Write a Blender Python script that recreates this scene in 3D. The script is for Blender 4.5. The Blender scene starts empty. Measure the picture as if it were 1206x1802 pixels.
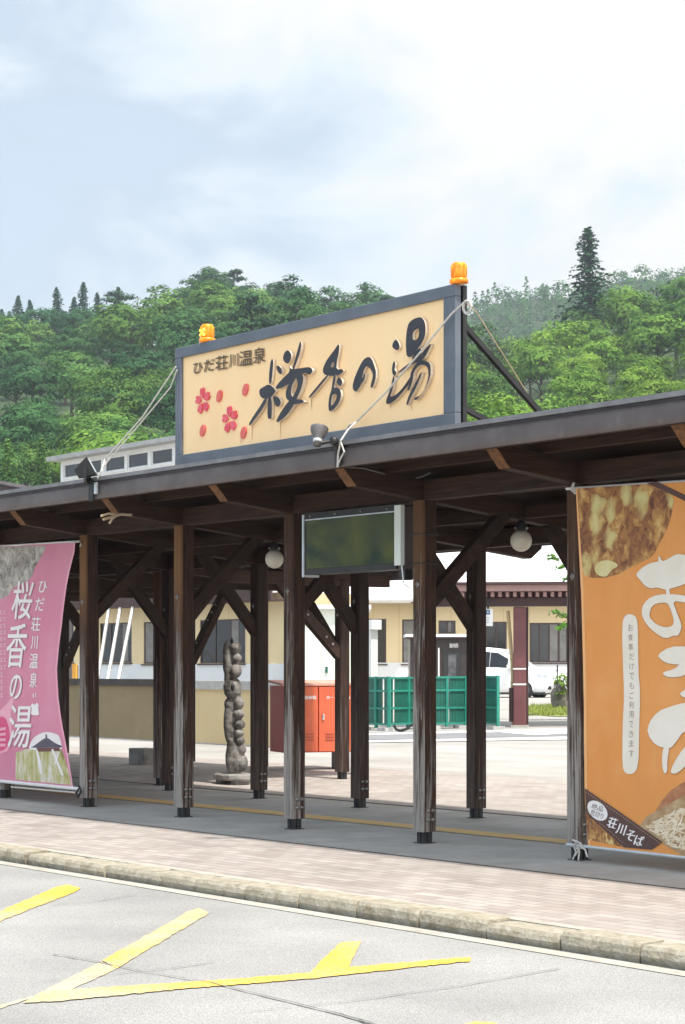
import bpy, bmesh, math, random
from mathutils import Vector, Matrix, noise as mnoise
from mathutils.geometry import tessellate_polygon
random.seed(7)
scene = bpy.context.scene
col = scene.collection
rad = math.radians

# ---------------------------------------------------------------- camera
FPX, TH, Y0 = 3517.0, 0.915425, 1176.0
CAM = Vector((10.86, -10.603, 1.45))
FWD = Vector((-math.sin(TH), math.cos(TH), 0)); RGT = Vector((math.cos(TH), math.sin(TH), 0)); UP = Vector((0, 0, 1))
cd = bpy.data.cameras.new('camera'); cam = bpy.data.objects.new('camera', cd); col.objects.link(cam)
cam.location = CAM; cam.rotation_euler = (rad(90), 0, TH)
cd.sensor_width = 36; cd.lens = 36 * FPX / 1802; cd.shift_y = (Y0 - 901) / 1802
cd.clip_start = 0.1; cd.clip_end = 6000
scene.camera = cam

# ---------------------------------------------------------------- light
SUN_EL, SUN_AZ = rad(64), rad(93)          # azimuth of the sun seen from the scene, from +Y towards +X
sun_dir = Vector((math.sin(SUN_AZ) * math.cos(SUN_EL), math.cos(SUN_AZ) * math.cos(SUN_EL), math.sin(SUN_EL)))
sd = bpy.data.lights.new('sun', 'SUN'); sd.energy = 2.25; sd.angle = rad(2.5); sd.color = (1, .95, .88)
so = bpy.data.objects.new('sun', sd); col.objects.link(so)
so.rotation_euler = (-sun_dir).to_track_quat('-Z', 'Y').to_euler()

world = bpy.data.worlds.new('World'); scene.world = world; world.use_nodes = True
wn, wl = world.node_tree.nodes, world.node_tree.links
wn.clear()
wout = wn.new('ShaderNodeOutputWorld'); bg = wn.new('ShaderNodeBackground'); bg.inputs[1].default_value = 0.14
sky = wn.new('ShaderNodeTexSky'); sky.sky_type = 'NISHITA'; sky.sun_disc = False
sky.sun_elevation = SUN_EL; sky.sun_rotation = SUN_AZ; sky.dust_density = 2.0; sky.air_density = 1.0
tc = wn.new('ShaderNodeTexCoord')
mp = wn.new('ShaderNodeMapping'); mp.inputs['Scale'].default_value = (1, 1, 1.7)
wl.new(tc.outputs['Generated'], mp.inputs[0])
nz = wn.new('ShaderNodeTexNoise'); nz.inputs['Scale'].default_value = 7.0; nz.inputs['Detail'].default_value = 8; nz.inputs['Roughness'].default_value = .58; nz.inputs['Distortion'].default_value = .4
wl.new(mp.outputs[0], nz.inputs['Vector'])
# the bright cloud bank lies to the right (towards RGT), thinner grey-blue gaps to the left
dt = wn.new('ShaderNodeVectorMath'); dt.operation = 'DOT_PRODUCT'; dt.inputs[1].default_value = tuple(RGT)
wl.new(tc.outputs['Generated'], dt.inputs[0])
m1 = wn.new('ShaderNodeMath'); m1.operation = 'MULTIPLY_ADD'; m1.inputs[1].default_value = 1.9; m1.inputs[2].default_value = -.33
wl.new(dt.outputs['Value'], m1.inputs[0])
m2 = wn.new('ShaderNodeMath'); m2.operation = 'MULTIPLY_ADD'; m2.inputs[1].default_value = 2.1; wl.new(nz.outputs[0], m2.inputs[0]); wl.new(m1.outputs[0], m2.inputs[2])
cr = wn.new('ShaderNodeValToRGB'); e_ = cr.color_ramp.elements     # cloud: grey-blue where thin or shaded, white where thick
e_[0].position = .34; e_[0].color = (1.58, 1.82, 2.08, 1); e_[1].position = .86; e_[1].color = (2.70, 2.67, 2.64, 1)
q_ = e_.new(.58); q_.color = (2.20, 2.42, 2.60, 1)
wl.new(m2.outputs[0], cr.inputs[0])
cv_ = wn.new('ShaderNodeMapRange'); cv_.inputs[1].default_value = .2; cv_.inputs[2].default_value = .75; cv_.inputs[3].default_value = .85; cv_.inputs[4].default_value = 1; wl.new(m2.outputs[0], cv_.inputs[0])
mx = wn.new('ShaderNodeMix'); mx.data_type = 'RGBA'
wl.new(cr.outputs[0], mx.inputs['B'])
wl.new(cv_.outputs[0], mx.inputs['Factor']); wl.new(sky.outputs[0], mx.inputs['A'])
# unseen bright cloud added behind the camera to light the front faces
db = wn.new('ShaderNodeVectorMath'); db.operation = 'DOT_PRODUCT'; db.inputs[1].default_value = tuple((-FWD * .8 + RGT * .1 + UP * .6).normalized()); wl.new(tc.outputs['Generated'], db.inputs[0])
mb_ = wn.new('ShaderNodeMapRange'); mb_.inputs[1].default_value = .15; mb_.inputs[2].default_value = .85; mb_.inputs[3].default_value = 1; mb_.inputs[4].default_value = 2.0; wl.new(db.outputs['Value'], mb_.inputs[0])
vs_ = wn.new('ShaderNodeVectorMath'); vs_.operation = 'SCALE'; wl.new(mx.outputs['Result'], vs_.inputs[0]); wl.new(mb_.outputs[0], vs_.inputs['Scale'])
wl.new(vs_.outputs[0], bg.inputs[0]); wl.new(bg.outputs[0], wout.inputs[0])
scene.view_settings.view_transform = 'Standard'; scene.view_settings.look = 'None'
scene.view_settings.exposure = 1.48; scene.view_settings.gamma = 1.0
scene.cycles.max_bounces = 8; scene.cycles.diffuse_bounces = 4; scene.cycles.volume_bounces = 0
scene.cycles.volume_step_rate = 10

# ---------------------------------------------------------------- helpers
def ray(px, py): return FWD + RGT * ((px - 603) / FPX) + UP * ((Y0 - py) / FPX)
def onX(px, py, X): r = ray(px, py); return CAM + r * ((X - CAM.x) / r.x)
def onY(px, py, Y): r = ray(px, py); return CAM + r * ((Y - CAM.y) / r.y)
def onZ(px, py, Z): r = ray(px, py); return CAM + r * ((Z - CAM.z) / r.z)
def at(px, py, d): return CAM + ray(px, py) * d
def gat(px, d, z): p = at(px, Y0, d); return Vector((p.x, p.y, z))
def pix(p):
    v = Vector(p) - CAM; d = v.dot(FWD); return 603 + FPX * v.dot(RGT) / d, Y0 - FPX * v.z / d, d

ORG = {}
def tag(o, label=None, cat=None, group=None, kind=None):
    if label: o['label'] = label
    if cat: o['category'] = cat
    if group: o['group'] = group
    if kind: o['kind'] = kind
    return o
def thing(name, loc, label, cat, group=None, rz=0.0):
    o = bpy.data.objects.new(name, None); col.objects.link(o); o.location = loc; o.rotation_euler = (0, 0, rz)
    o.empty_display_size = .2
    ORG[o.name] = Vector((0, 0, 0)) if rz or loc == (0, 0, 0) else Vector(loc)
    return tag(o, label, cat, group)

class MB:
    def __init__(s): s.v = []; s.f = []; s.sm = False
    def add(s, vs, fs):
        n = len(s.v); s.v += [Vector(v) for v in vs]; s.f += [tuple(n + i for i in f) for f in fs]; return s
    def box(s, a, b):
        x0, y0, z0 = a; x1, y1, z1 = b
        x0, x1 = sorted((x0, x1)); y0, y1 = sorted((y0, y1)); z0, z1 = sorted((z0, z1))
        return s.add([(x0, y0, z0), (x1, y0, z0), (x1, y1, z0), (x0, y1, z0), (x0, y0, z1), (x1, y0, z1), (x1, y1, z1), (x0, y1, z1)],
                     [(0, 3, 2, 1), (4, 5, 6, 7), (0, 1, 5, 4), (1, 2, 6, 5), (2, 3, 7, 6), (3, 0, 4, 7)])
    def bar(s, p, q, w, h, up=(0, 0, 1)):
        p, q = Vector(p), Vector(q); d = (q - p).normalized(); u = Vector(up)
        r = d.cross(u)
        if r.length < 1e-4: r = d.cross(Vector((1, 0, 0)))
        r.normalize(); u = r.cross(d).normalized()
        vs = []
        for c in (p, q):
            for a, b in ((-1, -1), (1, -1), (1, 1), (-1, 1)): vs.append(c + r * a * w / 2 + u * b * h / 2)
        return s.add(vs, [(0, 3, 2, 1), (4, 5, 6, 7), (0, 1, 5, 4), (1, 2, 6, 5), (2, 3, 7, 6), (3, 0, 4, 7)])
    def tube(s, pts, r, n=6, r1=None):
        pts = [Vector(p) for p in pts]; m = len(pts); base = len(s.v)
        prev = None
        for i, p in enumerate(pts):
            d = (pts[min(i + 1, m - 1)] - pts[max(i - 1, 0)]).normalized()
            a = prev if prev is not None else (Vector((0, 0, 1)) if abs(d.z) < .9 else Vector((1, 0, 0)))
            u = (a - d * a.dot(d)).normalized(); w = d.cross(u); prev = u
            rr = r if r1 is None else r + (r1 - r) * i / (m - 1)
            for k in range(n):
                t = 2 * math.pi * k / n; s.v.append(p + (u * math.cos(t) + w * math.sin(t)) * rr)
        for i in range(m - 1):
            for k in range(n):
                a, b = base + i * n + k, base + i * n + (k + 1) % n
                s.f.append((a, b, b + n, a + n))
        s.f.append(tuple(base + k for k in reversed(range(n)))); s.f.append(tuple(base + (m - 1) * n + k for k in range(n)))
        return s
    def lathe(s, prof, c, n=20, axis=(0, 0, 1)):
        c = Vector(c); q = Vector((0, 0, 1)).rotation_difference(Vector(axis)); base = len(s.v)
        for r, z in prof:
            for k in range(n):
                t = 2 * math.pi * k / n; s.v.append(c + q @ Vector((r * math.cos(t), r * math.sin(t), z)))
        for i in range(len(prof) - 1):
            for k in range(n):
                a, b = base + i * n + k, base + i * n + (k + 1) % n
                s.f.append((a, b, b + n, a + n))
        s.f.append(tuple(base + k for k in reversed(range(n)))); s.f.append(tuple(base + (len(prof) - 1) * n + k for k in range(n)))
        s.sm = True
        return s
    def sphere(s, c, r, n=16, sc=(1, 1, 1)):
        c = Vector(c); base = len(s.v); m = n // 2
        for i in range(1, m):
            ph = math.pi * i / m
            for k in range(n):
                t = 2 * math.pi * k / n
                s.v.append(c + Vector((math.sin(ph) * math.cos(t) * sc[0], math.sin(ph) * math.sin(t) * sc[1], math.cos(ph) * sc[2])) * r)
        for i in range(m - 2):
            for k in range(n):
                a, b = base + i * n + k, base + i * n + (k + 1) % n
                s.f.append((a, a + n, b + n, b))
        t = len(s.v); s.v += [c + Vector((0, 0, r * sc[2])), c - Vector((0, 0, r * sc[2]))]
        for k in range(n):
            s.f.append((t, base + k, base + (k + 1) % n)); l = base + (m - 2) * n
            s.f.append((t + 1, l + (k + 1) % n, l + k))
        s.sm = True
        return s
    def poly(s, loops, fn, depth=0.0, dirv=None):
        """flat polygon (outer loop + holes) in 2-D, mapped by fn(x, y) to 3-D; with depth it is extruded along dirv"""
        l3 = [[Vector((x, y, 0)) for x, y in lp] for lp in loops]
        flat = [p for lp in loops for p in lp]
        tris = tessellate_polygon(l3); top = [Vector(fn(x, y)) for x, y in flat]
        n = len(s.v); s.v += top
        def orient(t):
            a, b, c = (top[i] for i in t)
            return t if (b - a).cross(c - a).dot(FWD) < 0 else tuple(reversed(t))
        s.f += [tuple(n + i for i in orient(t)) for t in tris if len(set(t)) == 3]
        return s
    def build(s, name, mat, parent=None, bevel=0.0, local=False, smooth=None, loc=None):
        me = bpy.data.meshes.new(name)
        off = Vector((0, 0, 0))
        if parent is not None and not local: off = ORG.get(parent.name, off)
        if loc is not None: off = off + Vector(loc)
        me.from_pydata([v - off for v in s.v], [], s.f); me.materials.append(mat); me.update()
        if s.sm if smooth is None else smooth:
            for p in me.polygons: p.use_smooth = True
        o = bpy.data.objects.new(name, me); col.objects.link(o)
        if parent is not None: o.parent = parent; ORG[o.name] = off
        if loc is not None: o.location = loc
        if bevel:
            b = o.modifiers.new('bevel', 'BEVEL'); b.width = bevel; b.segments = 2; b.limit_method = 'ANGLE'; b.angle_limit = rad(40)
        return o

def N(nt, t, **k):
    n = nt.nodes.new(t)
    for a, b in k.items(): setattr(n, a, b)
    return n
def base_mat(name):
    m = bpy.data.materials.new(name); m.use_nodes = True
    return m, m.node_tree, m.node_tree.nodes['Principled BSDF']
def pm(name, c1, c2=None, scale=4.0, rough=.6, metal=0.0, bump=0.0, stretch=(1, 1, 1), lo=.35, hi=.65, detail=5, c3=None, scale3=1.0, lo3=.55, hi3=.75, spec=.5, coord='Object', emit=None, trans=0.0, bscale=None):
    """procedural surface: two noise-mixed colours, an optional third in patches, bump"""
    m, nt, b = base_mat(name); L = nt.links
    b.inputs['Roughness'].default_value = rough; b.inputs['Metallic'].default_value = metal
    b.inputs['Specular IOR Level'].default_value = spec
    if trans: b.inputs['Transmission Weight'].default_value = trans
    if c2 is None: c2 = tuple(c * .82 for c in c1)
    t = N(nt, 'ShaderNodeTexCoord'); mpn = N(nt, 'ShaderNodeMapping'); mpn.inputs['Scale'].default_value = stretch
    L.new(t.outputs[coord], mpn.inputs[0])
    nz = N(nt, 'ShaderNodeTexNoise'); nz.inputs['Scale'].default_value = scale; nz.inputs['Detail'].default_value = detail; nz.inputs['Roughness'].default_value = .6
    L.new(mpn.outputs[0], nz.inputs['Vector'])
    r = N(nt, 'ShaderNodeValToRGB'); r.color_ramp.elements[0].position = lo; r.color_ramp.elements[1].position = hi
    r.color_ramp.elements[0].color = (*c1, 1); r.color_ramp.elements[1].color = (*c2, 1)
    L.new(nz.outputs[0], r.inputs[0]); out = r.outputs[0]
    if c3:
        n3 = N(nt, 'ShaderNodeTexNoise'); n3.inputs['Scale'].default_value = scale3; n3.inputs['Detail'].default_value = 6; n3.inputs['Roughness'].default_value = .65
        L.new(t.outputs[coord], n3.inputs['Vector'])
        r3 = N(nt, 'ShaderNodeMapRange'); r3.inputs[1].default_value = lo3; r3.inputs[2].default_value = hi3
        L.new(n3.outputs[0], r3.inputs[0])
        mx = N(nt, 'ShaderNodeMix', data_type='RGBA'); L.new(r3.outputs[0], mx.inputs['Factor']); L.new(out, mx.inputs['A']); mx.inputs['B'].default_value = (*c3, 1)
        out = mx.outputs['Result']
    L.new(out, b.inputs['Base Color'])
    if emit:
        b.inputs['Emission Color'].default_value = (*emit[:3], 1); b.inputs['Emission Strength'].default_value = emit[3]
    if bump:
        src = nz.outputs[0]
        if bscale:
            nb = N(nt, 'ShaderNodeTexNoise'); nb.inputs['Scale'].default_value = bscale; nb.inputs['Detail'].default_value = 3; L.new(t.outputs[coord], nb.inputs['Vector']); src = nb.outputs[0]
        bp = N(nt, 'ShaderNodeBump'); bp.inputs['Strength'].default_value = bump; bp.inputs['Distance'].default_value = .01
        L.new(src, bp.inputs['Height']); L.new(bp.outputs[0], b.inputs['Normal'])
    return m

# ---------------------------------------------------------------- materials
def wood_mat(name, c1, c2, weather=None, warm=None, stretch=(9, 9, .55), rough=.75):
    """stained timber: grain along local Z (or as stretched); weather = grey colour that takes over towards the foot in streaks"""
    m, nt, b = base_mat(name); L = nt.links; b.inputs['Roughness'].default_value = rough; b.inputs['Specular IOR Level'].default_value = .3
    t = N(nt, 'ShaderNodeTexCoord'); oi = N(nt, 'ShaderNodeObjectInfo')
    add = N(nt, 'ShaderNodeVectorMath', operation='ADD'); sc = N(nt, 'ShaderNodeVectorMath', operation='SCALE'); sc.inputs['Scale'].default_value = 37
    cmb = N(nt, 'ShaderNodeCombineXYZ')
    for i in range(3): L.new(oi.outputs['Random'], cmb.inputs[i])
    L.new(cmb.outputs[0], sc.inputs[0]); L.new(t.outputs['Object'], add.inputs[0]); L.new(sc.outputs[0], add.inputs[1])
    mpn = N(nt, 'ShaderNodeMapping'); mpn.inputs['Scale'].default_value = stretch; L.new(add.outputs[0], mpn.inputs[0])
    n1 = N(nt, 'ShaderNodeTexNoise'); n1.inputs['Scale'].default_value = 4; n1.inputs['Detail'].default_value = 8; n1.inputs['Roughness'].default_value = .7; n1.inputs['Distortion'].default_value = .4
    L.new(mpn.outputs[0], n1.inputs['Vector'])
    r = N(nt, 'ShaderNodeValToRGB'); r.color_ramp.elements[0].position = .38; r.color_ramp.elements[1].position = .64
    r.color_ramp.elements[0].color = (*c1, 1); r.color_ramp.elements[1].color = (*c2, 1); L.new(n1.outputs[0], r.inputs[0])
    out = r.outputs[0]
    if weather:
        n2 = N(nt, 'ShaderNodeTexNoise'); n2.inputs['Scale'].default_value = 2.2; n2.inputs['Detail'].default_value = 9; n2.inputs['Roughness'].default_value = .72; n2.inputs['Distortion'].default_value = .5
        mp2 = N(nt, 'ShaderNodeMapping'); mp2.inputs['Scale'].default_value = (17, 17, .65); L.new(add.outputs[0], mp2.inputs[0]); L.new(mp2.outputs[0], n2.inputs['Vector'])
        sp = N(nt, 'ShaderNodeSeparateXYZ'); L.new(t.outputs['Object'], sp.inputs[0])
        geo = N(nt, 'ShaderNodeNewGeometry'); sn = N(nt, 'ShaderNodeSeparateXYZ'); L.new(geo.outputs['True Normal'], sn.inputs[0])
        # the rain side (the face turned to the road) has bleached more
        fr = N(nt, 'ShaderNodeMath', operation='MULTIPLY_ADD'); fr.inputs[1].default_value = -.12; fr.inputs[2].default_value = 0; L.new(sn.outputs['Y'], fr.inputs[0])
        zz = N(nt, 'ShaderNodeMapRange'); zz.inputs[1].default_value = 2.5; zz.inputs[2].default_value = .1; zz.inputs[3].default_value = -.20; zz.inputs[4].default_value = .05; L.new(sp.outputs['Z'], zz.inputs[0])
        a1 = N(nt, 'ShaderNodeMath', operation='ADD'); L.new(zz.outputs[0], a1.inputs[0]); L.new(fr.outputs[0], a1.inputs[1])
        a2 = N(nt, 'ShaderNodeMath', operation='ADD'); L.new(a1.outputs[0], a2.inputs[0]); L.new(n2.outputs[0], a2.inputs[1])
        r2 = N(nt, 'ShaderNodeMapRange'); r2.inputs[1].default_value = .50; r2.inputs[2].default_value = .66; r2.inputs[4].default_value = .86; L.new(a2.outputs[0], r2.inputs[0])
        mx = N(nt, 'ShaderNodeMix', data_type='RGBA'); L.new(r2.outputs[0], mx.inputs['Factor']); L.new(out, mx.inputs['A']); mx.inputs['B'].default_value = (*weather, 1)
        out = mx.outputs['Result']
        if warm:      # dry upper length of the road face has kept its orange stain
            w1 = N(nt, 'ShaderNodeMapRange'); w1.inputs[1].default_value = 1.75; w1.inputs[2].default_value = 2.35; L.new(sp.outputs['Z'], w1.inputs[0])
            w2 = N(nt, 'ShaderNodeMapRange'); w2.inputs[1].default_value = -.4; w2.inputs[2].default_value = -.8; L.new(sn.outputs['Y'], w2.inputs[0])
            w3 = N(nt, 'ShaderNodeMath', operation='MULTIPLY'); L.new(w1.outputs[0], w3.inputs[0]); L.new(w2.outputs[0], w3.inputs[1])
            w4 = N(nt, 'ShaderNodeMath', operation='MULTIPLY'); L.new(w3.outputs[0], w4.inputs[0]); L.new(oi.outputs['Random'], w4.inputs[1])
            w5 = N(nt, 'ShaderNodeMath', operation='MULTIPLY'); w5.inputs[1].default_value = .95; L.new(w4.outputs[0], w5.inputs[0])
            mx2 = N(nt, 'ShaderNodeMix', data_type='RGBA'); L.new(w5.outputs[0], mx2.inputs['Factor']); L.new(out, mx2.inputs['A']); mx2.inputs['B'].default_value = (*warm, 1); out = mx2.outputs['Result']
    L.new(out, b.inputs['Base Color'])
    bp = N(nt, 'ShaderNodeBump'); bp.inputs['Strength'].default_value = .5; bp.inputs['Distance'].default_value = .006
    L.new(n1.outputs[0], bp.inputs['Height']); L.new(bp.outputs[0], b.inputs['Normal'])
    return m
M = {}
M['post'] = wood_mat('post_wood', (.016, .0075, .0055), (.070, .030, .016), weather=(.34, .315, .285), warm=(.20, .095, .035))
M['post_dark'] = wood_mat('dark_post_wood', (.013, .0065, .005), (.045, .020, .013), weather=(.12, .09, .075))
M['beam'] = wood_mat('beam_wood', (.020, .009, .006), (.055, .024, .014), stretch=(.6, 9, 9))
M['beam_y'] = wood_mat('cross_beam_wood', (.020, .009, .006), (.055, .024, .014), stretch=(9, .6, 9))
M['deck'] = wood_mat('deck_boards', (.018, .010, .007), (.036, .018, .012), stretch=(.7, 7, 7))
M['cut'] = wood_mat('sunlit_cut_end', (.085, .038, .016), (.22, .10, .038), stretch=(6, 6, 6))  # cut end grain, with sunlit orange put into its colour
M['deck'].node_tree.nodes['Principled BSDF'].inputs['Specular IOR Level'].default_value = .04
M['brace'] = wood_mat('brace_wood', (.016, .008, .006), (.050, .024, .015), stretch=(8, 1.5, 1.5))
M['roof_metal'] = pm('brown_roof_metal', (.092, .076, .074), (.135, .115, .112), 3, .42, .25, .15, c3=(.24, .225, .23), scale3=3.2, lo3=.62, hi3=.80)
M['lip'] = pm('drip_shadow_dark', (.030, .027, .029), (.045, .042, .044), 5, .4, .3)
M['lip_top'] = pm('grey_drip_edge', (.17, .165, .17), (.24, .235, .24), 5, .45, .3)
M['black'] = pm('black_paint', (.012, .012, .013), (.022, .022, .022), 8, .5)
M['steel'] = pm('galvanised_bolt', (.35, .34, .32), (.22, .2, .19), 30, .45, .7)
M['slate'] = pm('slate_blue_metal', (.105, .125, .155), (.14, .16, .19), 3, .45, .2, .08, c3=(.17, .19, .21), scale3=5, lo3=.62, hi3=.8)
M['peach'] = pm('peach_sign_face', (.95, .645, .335), (.96, .685, .375), 1.3, .5, c3=(.86, .55, .27), scale3=2.0, lo3=.58, hi3=.85, stretch=(1, 1, .3))
M['ink'] = pm('black_letter', (.016, .017, .024), (.03, .03, .04), 6, .4)
M['ink_side'] = pm('cream_letter_edge', (.72, .62, .50), (.6, .5, .4), 6, .5)
M['blossom'] = pm('blossom_red', (.66, .06, .10), (.78, .13, .16), 12, .5)
M['petal'] = pm('petal_coral', (.66, .10, .09), (.72, .16, .13), 12, .5)
M['rust'] = pm('rust_streak', (.45, .24, .13), (.62, .40, .22), 12, .7)
M['rope'] = pm('white_rope', (.62, .60, .55), (.45, .43, .40), 60, .8, bump=.4)
M['twine'] = pm('beige_rope', (.50, .40, .26), (.40, .30, .19), 60, .8)
M['white'] = pm('white_paint', (.78, .78, .76), (.70, .70, .68), 4, .45)
M['globe'] = pm('opal_globe', (.76, .71, .60), (.70, .65, .54), 6, .35, c3=(.42, .37, .28), scale3=6, lo3=.6, hi3=.85)
M['concrete'] = pm('grey_concrete', (.315, .305, .28), (.395, .385, .355), 2.2, .85, bump=.25, c3=(.45, .45, .44), scale3=.9, lo3=.52, hi3=.72, bscale=60)
M['paleconc'] = pm('pale_concrete', (.31, .295, .27), (.40, .385, .36), .8, .85, bump=.15, c3=(.24, .22, .19), scale3=.5, lo3=.48, hi3=.8, stretch=(.3, 1.4, 1), detail=9)
M['kerb'] = pm('kerb_stone', (.29, .255, .18), (.40, .365, .29), 16, .92, bump=.8, c3=(.19, .155, .10), scale3=7, lo3=.50, hi3=.75, bscale=45, detail=9)
M['gutter'] = pm('kerb_mortar', (.36, .335, .28), (.44, .415, .36), 8, .9, bump=.6, c3=(.24, .215, .165), scale3=5, lo3=.55, hi3=.75)
M['tactile'] = pm('yellow_tactile_paving', (.60, .40, .15), (.66, .46, .20), 3, .8, c3=(.36, .29, .17), scale3=2)
M['hose_red'] = pm('vermilion_paint', (.58, .105, .042), (.64, .135, .055), 1.4, .5, c3=(.72, .24, .13), scale3=1.8, lo3=.55, hi3=.85)
M['hose_top'] = pm('faded_red_paint', (.62, .24, .16), (.66, .38, .30), 3, .6)
M['carve'] = pm('weathered_carving', (.125, .115, .105), (.27, .255, .235), 8, .85, bump=.8, c3=(.05, .042, .035), scale3=6, lo3=.48, hi3=.62, bscale=35)
M['stone'] = pm('grey_stone', (.20, .19, .175), (.30, .29, .27), 5, .9, bump=.8, c3=(.11, .10, .09), scale3=3)
M['cream'] = pm('cream_wall', (.74, .60, .36), (.80, .66, .41), .6, .8, coord='Object')
M['cream_d'] = pm('shaded_cream_board', (.66, .55, .35), (.72, .60, .40), .6, .8)
M['whitewall'] = pm('white_dado', (.78, .80, .80), (.72, .74, .75), .6, .7)
M['khaki'] = pm('shaded_wall_render', (.20, .155, .085), (.25, .195, .11), .8, .85, c3=(.15, .115, .065), scale3=.7)  # shade on the left wall is put into this darker colour
M['sand'] = pm('sand_render', (.58, .45, .245), (.64, .51, .29), .7, .85, c3=(.52, .41, .25), scale3=.8)
M['dkcap'] = pm('dark_wood_cap', (.02, .015, .013), (.04, .03, .026), 6, .6)
M['greycap'] = pm('grey_stone_cap', (.32, .32, .30), (.44, .44, .42), 4, .8)
M['window_frame'] = pm('brown_window_frame', (.05, .028, .024), (.07, .04, .032), 5, .5)
M['maroon'] = pm('maroon_paint', (.125, .038, .040), (.155, .050, .050), 2, .5, c3=(.20, .08, .075), scale3=2)
M['maroon_d'] = pm('dark_maroon_paint', (.045, .018, .018), (.06, .025, .024), 2, .55)
M['maroon_l'] = pm('faded_maroon_fascia', (.30, .17, .155), (.36, .21, .19), 2, .6)
M['green'] = pm('teal_green_mesh_paint', (.012, .175, .125), (.02, .225, .165), 3, .5)
M['green_d'] = pm('deep_green_slat', (.005, .085, .060), (.008, .115, .082), 3, .5)
M['car_paint'] = pm('white_car_paint', (.80, .81, .82), (.76, .77, .78), 1, .2)
M['car_glass'] = pm('dark_car_glass', (.008, .010, .012), (.012, .014, .016), 1, .08)
M['tyre'] = pm('tyre_rubber', (.015, .015, .016), (.025, .025, .025), 9, .8)
M['rim'] = pm('alloy_rim', (.45, .45, .47), (.32, .32, .33), 9, .35, .8)
M['chrome'] = pm('dark_chrome', (.10, .10, .11), (.2, .2, .21), 5, .25, .7)
M['lamp_lens'] = pm('headlamp_lens', (.55, .58, .62), (.4, .43, .46), 8, .15)
M['bamboo'] = pm('pale_bamboo', (.62, .47, .26), (.5, .36, .18), 9, .6, stretch=(1, 1, .3))
M['bark'] = pm('bark', (.05, .036, .026), (.10, .075, .055), 6, .9, bump=.8, stretch=(4, 4, 1))
M['pink'] = pm('pink_banner_cloth', (.60, .205, .30), (.66, .26, .35), .9, .75, c3=(.66, .32, .41), scale3=.8, lo3=.5, hi3=.8)
M['pink_hem'] = pm('pink_banner_hem', (.74, .33, .43), (.78, .4, .49), 3, .75)
M['stamp'] = pm('rose_print', (.62, .06, .17), (.68, .12, .24), 3, .75)
M['stamp_l'] = pm('pale_rose_print', (.78, .35, .44), (.8, .42, .5), 3, .75)
M['print_white'] = pm('white_print', (.78, .75, .73), (.82, .79, .77), 3, .75)
M['print_cream'] = pm('cream_print', (.74, .69, .57), (.80, .75, .66), 3, .75)
M['print_faint'] = pm('faint_print', (.76, .45, .53), (.78, .5, .57), 3, .75)
M['print_shadow'] = pm('grey_letter_outline', (.42, .20, .08), (.46, .23, .10), 6, .75)
M['print_shadow_p'] = pm('mauve_letter_outline', (.38, .17, .22), (.42, .2, .25), 6, .75)
M['print_brown'] = pm('brown_band_print', (.085, .045, .038), (.11, .06, .05), 4, .75)
M['print_grey'] = pm('grey_text_print', (.30, .22, .17), (.34, .26, .2), 4, .75)
M['orange'] = pm('orange_banner_cloth', (.69, .27, .062), (.75, .33, .095), 1.1, .75, c3=(.78, .42, .17), scale3=.9, lo3=.5, hi3=.8, stretch=(1.6, 1, .5))
M['orange_hem'] = pm('pale_orange_hem', (.80, .40, .16), (.82, .46, .2), 3, .75)
M['orange_box'] = pm('orange_panel', (.78, .33, .03), (.82, .39, .05), 3, .5)
M['kiosk'] = pm('dark_brown_kiosk', (.028, .018, .018), (.04, .027, .026), 4, .4)
M['blue'] = pm('blue_sign_square', (.06, .12, .24), (.08, .15, .28), 4, .4)
M['pale_metal'] = pm('pale_green_metal', (.60, .65, .60), (.66, .70, .66), 1, .5)
M['white_roof'] = None
M['paleblue'] = pm('slate_print', (.075, .07, .10), (.11, .10, .13), 5, .7)
M['grass_blade'] = pm('grass_green', (.16, .22, .035), (.26, .30, .06), 12, .8)
M['alu'] = pm('aluminium', (.62, .66, .68), (.52, .56, .58), 6, .35, .4)

def amber_mat():
    m, nt, b = base_mat('amber_beacon'); L = nt.links
    b.inputs['Base Color'].default_value = (.85, .24, .01, 1); b.inputs['Roughness'].default_value = .18
    b.inputs['Emission Color'].default_value = (1, .30, .0, 1)  # spotted glow put into the amber, carried by the unlit beacon too
    t = N(nt, 'ShaderNodeTexCoord'); v = N(nt, 'ShaderNodeTexVoronoi'); v.inputs['Scale'].default_value = 22; L.new(t.outputs['Object'], v.inputs['Vector'])
    r = N(nt, 'ShaderNodeMapRange'); r.inputs[1].default_value = .1; r.inputs[2].default_value = .6; r.inputs[3].default_value = .40; r.inputs[4].default_value = .02
    L.new(v.outputs[0], r.inputs[0]); L.new(r.outputs[0], b.inputs['Emission Strength'])
    return m
M['amber'] = amber_mat()
M['amber_lit'] = pm('amber_bulb', (1, .55, .05), (1, .6, .1), 30, .3, emit=(1, .55, .04, 1.5))
def glass_mat(name, c, rough=.06):
    m, nt, b = base_mat(name); b.inputs['Base Color'].default_value = (*c, 1); b.inputs['Roughness'].default_value = rough
    b.inputs['Specular IOR Level'].default_value = .6
    return m
M['glass'] = glass_mat('window_glass', (.035, .035, .036))
M['glass_l'] = glass_mat('curtained_glass', (.17, .165, .16), .15)
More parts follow.
